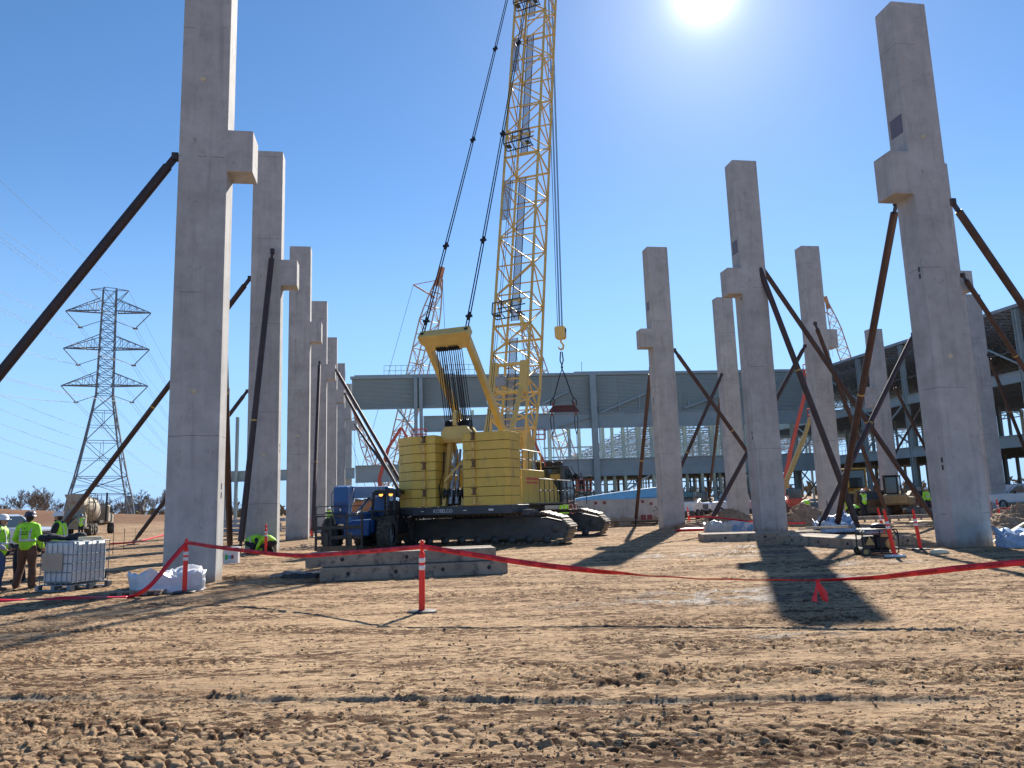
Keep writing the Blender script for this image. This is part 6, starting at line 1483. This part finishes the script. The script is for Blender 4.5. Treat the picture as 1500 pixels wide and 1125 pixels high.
# ------------------------------------------------------------------ pickups
def pickup(loc,rz,label,paint='carw',sc=1.):
    t=empty('pickup_truck',loc,rz,label,'pickup','parked pickup trucks'); t.scale=(sc,)*3
    m=MB(); 
    side=[(-2.85,.55),(2.75,.5),(2.9,.7),(2.88,1.12),(2.75,1.2),(1.35,1.27),(-2.8,1.22),(-2.9,.8)]
    m.prism([(a,b_) for a,b_ in side],'y',-.98,.98); o=m.build('body',paint,t,bevel=.07)
    m=MB(); m.prism([(1.35,1.25),(.55,1.83),(.2,1.9),(-.95,1.9),(-1.15,1.8),(-1.25,1.25)],'y',-.82,.82); m.build('cabin',paint,t,bevel=.08)
    m=MB(); m.prism([(1.22,1.28),(.55,1.76),(-.0,1.80),(-.0,1.28)],'y',-.835,.835); m.prism([(-.12,1.28),(-.12,1.80),(-.95,1.80),(-1.08,1.28)],'y',-.835,.835); m.build('side_window','glass',t)
    m=MB(); m.add([V((1.38,-.74,1.28)),V((1.38,.74,1.28)),V((.60,.66,1.81)),V((.60,-.66,1.81))],[(0,1,2,3)]); m.build('windscreen','glass',t)
    m=MB(); m.box((2.90,0,.86),(.06,1.25,.40),ch=.02); m.box((2.93,0,.56),(.12,1.9,.22),ch=.04); m.build('grille','black',t)
    m=MB()
    for k in range(3): m.box((2.94,0,.74+.11*k),(.03,1.2,.025))
    m.box((2.97,0,.60),(.06,1.7,.08),ch=.02); m.build('chrome_bar','chrome',t)
    for y in(-.80,.80): m=MB(); m.box((2.84,y,.92),(.16,.28,.26),ch=.04); m.build('headlight','white',t)
    for x in(-1.75,1.9):
        for y in(-.86,.86): wheel(t,(x,y,.40),.40,.27,axis=(0,1,0),lug=False)
    for y in(-1.08,1.08): m=MB(); m.box((.95,y,1.30),(.12,.22,.2),ch=.04); m.build('wing_mirror','black',t)
    return t
pk=D(57,792,37); pickup((pk.x-2.75,pk.y+1.2,0),rad(-22),'silver pickup truck parked behind the men at the left edge')
pk=D(1075,765,66); pickup((pk.x,pk.y,0),rad(200),'white pickup truck seen between the columns above the long soil heap',sc=1.)
pk=D(1492,748,58); pickup((pk.x,pk.y,0),rad(185),'white pickup truck at the right edge under the wing')
# ------------------------------------------------------------------ wheel loader facing the camera
pk=D(1278,757,52); WL=empty('wheel_loader',(pk.x,pk.y+2.5,0),rad(186),'yellow wheel loader facing the camera with wide worn bucket','loader')
bu=MB(); pr2=[(2.5,.25),(3.3,.15),(3.45,.25),(3.05,.5),(2.75,1.1),(2.95,1.65),(2.85,1.75),(2.45,1.3)]
bu.prism([(a,b_) for a,b_ in pr2],'x',-1.45,1.45); bu.box((0,3.2,.42),(2.9,.1,.5),Matrix.Rotation(rad(20),3,'X')); bu.box((0,3.05,.8),(2.9,.12,.7),Matrix.Rotation(rad(-14),3,'X')); bu.build('bucket','rusty',WL)
m=MB(); m.box((0,3.0,1.38),(2.75,.10,.52),Matrix.Rotation(rad(10),3,'X')); m.build('bucket_mouth','black',WL)
m=MB()
for x in(-.45,.45): m.beam((x,1.0,1.7),(x,2.5,1.0),.16,.36)
m.box((0,.9,1.2),(1.1,1.2,1.1),ch=.1); m.box((0,-1.6,1.7),(1.7,2.4,1.1),ch=.15); m.build('body','cat',WL)
m=MB(); m.box((0,-.1,2.6),(1.3,1.4,1.3),ch=.08); m.build('cab','glass',WL)
m=MB(); m.box((0,-.1,3.3),(1.45,1.6,.12),ch=.04)
for x in(-.66,.66):
    for y in(-.8,.6): m.beam((x,y,2.0),(x,y,3.3),.09)
m.build('cab_frame','cat',WL)
for x in(-1.1,1.1):
    for y in(1.2,-1.8): wheel(WL,(x,y,.78),.78,.55,rim='cat')
# small excavator
pk=D(1330,757,50); EX=empty('excavator',(pk.x,pk.y+.8,0),rad(-35),'small tan excavator with dark glazed cab right of the loader','excavator')
m=MB(); m.box((0,0,1.0),(1.6,2.0,.55),ch=.08); m.box((-.1,-.95,1.1),(1.5,.5,.7),ch=.12); m.build('body','dirtcat',EX,bevel=.03)
m=MB(); m.box((-.45,.55,2.05),(.85,1.2,1.2),ch=.08); m.build('cab','glass',EX)
m=MB()
for x in(-.88,-.03):
    for y in(-.03,1.13): m.beam((x,y,1.4),(x,y,2.65),.07)
m.box((-.45,.55,2.68),(.95,1.3,.07),ch=.02); m.build('cab_frame','black',EX)
for x in(-.75,.75): m=MB(); m.prism([(-1.3,.05),(1.3,.05),(1.5,.3),(1.35,.62),(-1.35,.62),(-1.5,.3)],'x',x-.22,x+.22); m.build('crawler','track',EX,bevel=.08)
m=MB(); m.beam((.3,1.2,1.2),(.3,2.6,1.5),.26,.3); m.beam((.3,2.6,1.5),(.3,4.0,1.2),.22,.26); m.beam((.3,4.0,1.3),(.3,3.9,.6),.2,.22); m.build('arm','dirtcat',EX,bevel=.03)
m=MB(); m.prism([(3.5,.2),(4.2,.25),(4.1,.8),(3.7,.85)],'x',.0,.6); m.build('bucket','rusty',EX)
# dark compact machines beneath the frame
def machine(px,py,d,rz,label,paint):
    pk=D(px,py,d); t=empty('skid_loader',(pk.x,pk.y,0),rz,label,'machine','compact machines under the frame'); m=MB(); m.box((0,0,.9),(1.4,2.2,.9),ch=.12); m.beam((-.6,-.8,1.5),(-.6,1.6,.7),.14); m.beam((.6,-.8,1.5),(.6,1.6,.7),.14); m.build('body',paint,t)
    m=MB(); m.box((0,.1,1.7),(1.,1.1,.85),ch=.06); m.build('cab','glass',t); m=MB(); m.box((0,1.8,.4),(1.7,.5,.5),ch=.05); m.build('bucket','mixdark',t)
    for x in(-.75,.75):
        for y in(-.65,.65): wheel(t,(x,y,.38),.38,.28,lug=False)
machine(1012,760,60,rad(150),'white skid loader with dark tyres left of the white pickup','white')
machine(1166,757,58,rad(170),'orange compact machine behind the bending worker','liftred')
machine(1030,760,68,rad(90),'dark compact machine beside the steep red brace','black')
machine(1105,757,72,rad(30),'dark machine between the two middle columns','mixdark')
machine(1345,757,80,rad(30),'far compact machine behind the excavator','black')
pk=D(852,735,62)
# materials stacks / gang box / fence panels to fill the far work zone
rr=random.Random(12)
for i,(px,d,mm_,lab) in enumerate(((985,70,'redprim','stack of red primed joists behind the column beside the blue beam'),(1055,78,'steel','stack of grey beams far behind the white pickup'),(1140,82,'joist','stack of dark joists between the middle columns'),(1225,84,'steel','stack of grey beams behind the loader'),(1395,72,'redprim','stack of red primed steel behind the nearest right column'),(345,60,'grey','low stack of pipes between the first two left columns'))):
    pk=D(px,757,d); m=MB()
    for k in range(9): m.box((rr.uniform(-.3,.3),(k%3)*.5,.25+(k//3)*.36),(6+rr.uniform(-1,1),.22,.26))
    for x in(-2,2): m.box((x,.5,.06),(.15,1.6,.12))
    tag(m.build('beam_stack',mm_,None,loc=(pk.x,pk.y,0),rz=rr.uniform(-.2,.3)),lab,'steel stack','stacks of steel in the work zone')
# the man lift operator platform near building (red brown shirt worker)
pk=D(851,700,84); t=person((pk.x,pk.y,2.9),rad(190),'worker in tan shirt standing high in a lift in front of the building frame',{},top='brown',legs='navy',detail=False,hat='hatm')
m=MB(); g=V((pk.x,pk.y,0)); sc_=empty('scissor_lift',g,0,'orange scissor lift carrying the worker in front of the building frame','lift')
m.box((0,0,.5),(2.2,1.1,.6),ch=.05); m.build('chassis','liftred',sc_); m=MB()
for k in range(3):
    z=.85+k*.65; m.beam((-.9,-.4,z),(.9,-.4,z+.65),.09); m.beam((.9,-.4,z),(-.9,-.4,z+.65),.09); m.beam((-.9,.4,z),(.9,.4,z+.65),.09); m.beam((.9,.4,z),(-.9,.4,z+.65),.09)
m.build('scissor_arms','mixdark',sc_); m=MB(); m.box((0,0,2.84),(2.3,1.1,.1)); rail(m,[(-1.1,-.5,2.9),(1.1,-.5,2.9),(1.1,.5,2.9),(-1.1,.5,2.9),(-1.1,-.5,2.9)],1.05,.03); m.build('platform','liftred',sc_)
S.cycles.max_bounces=6
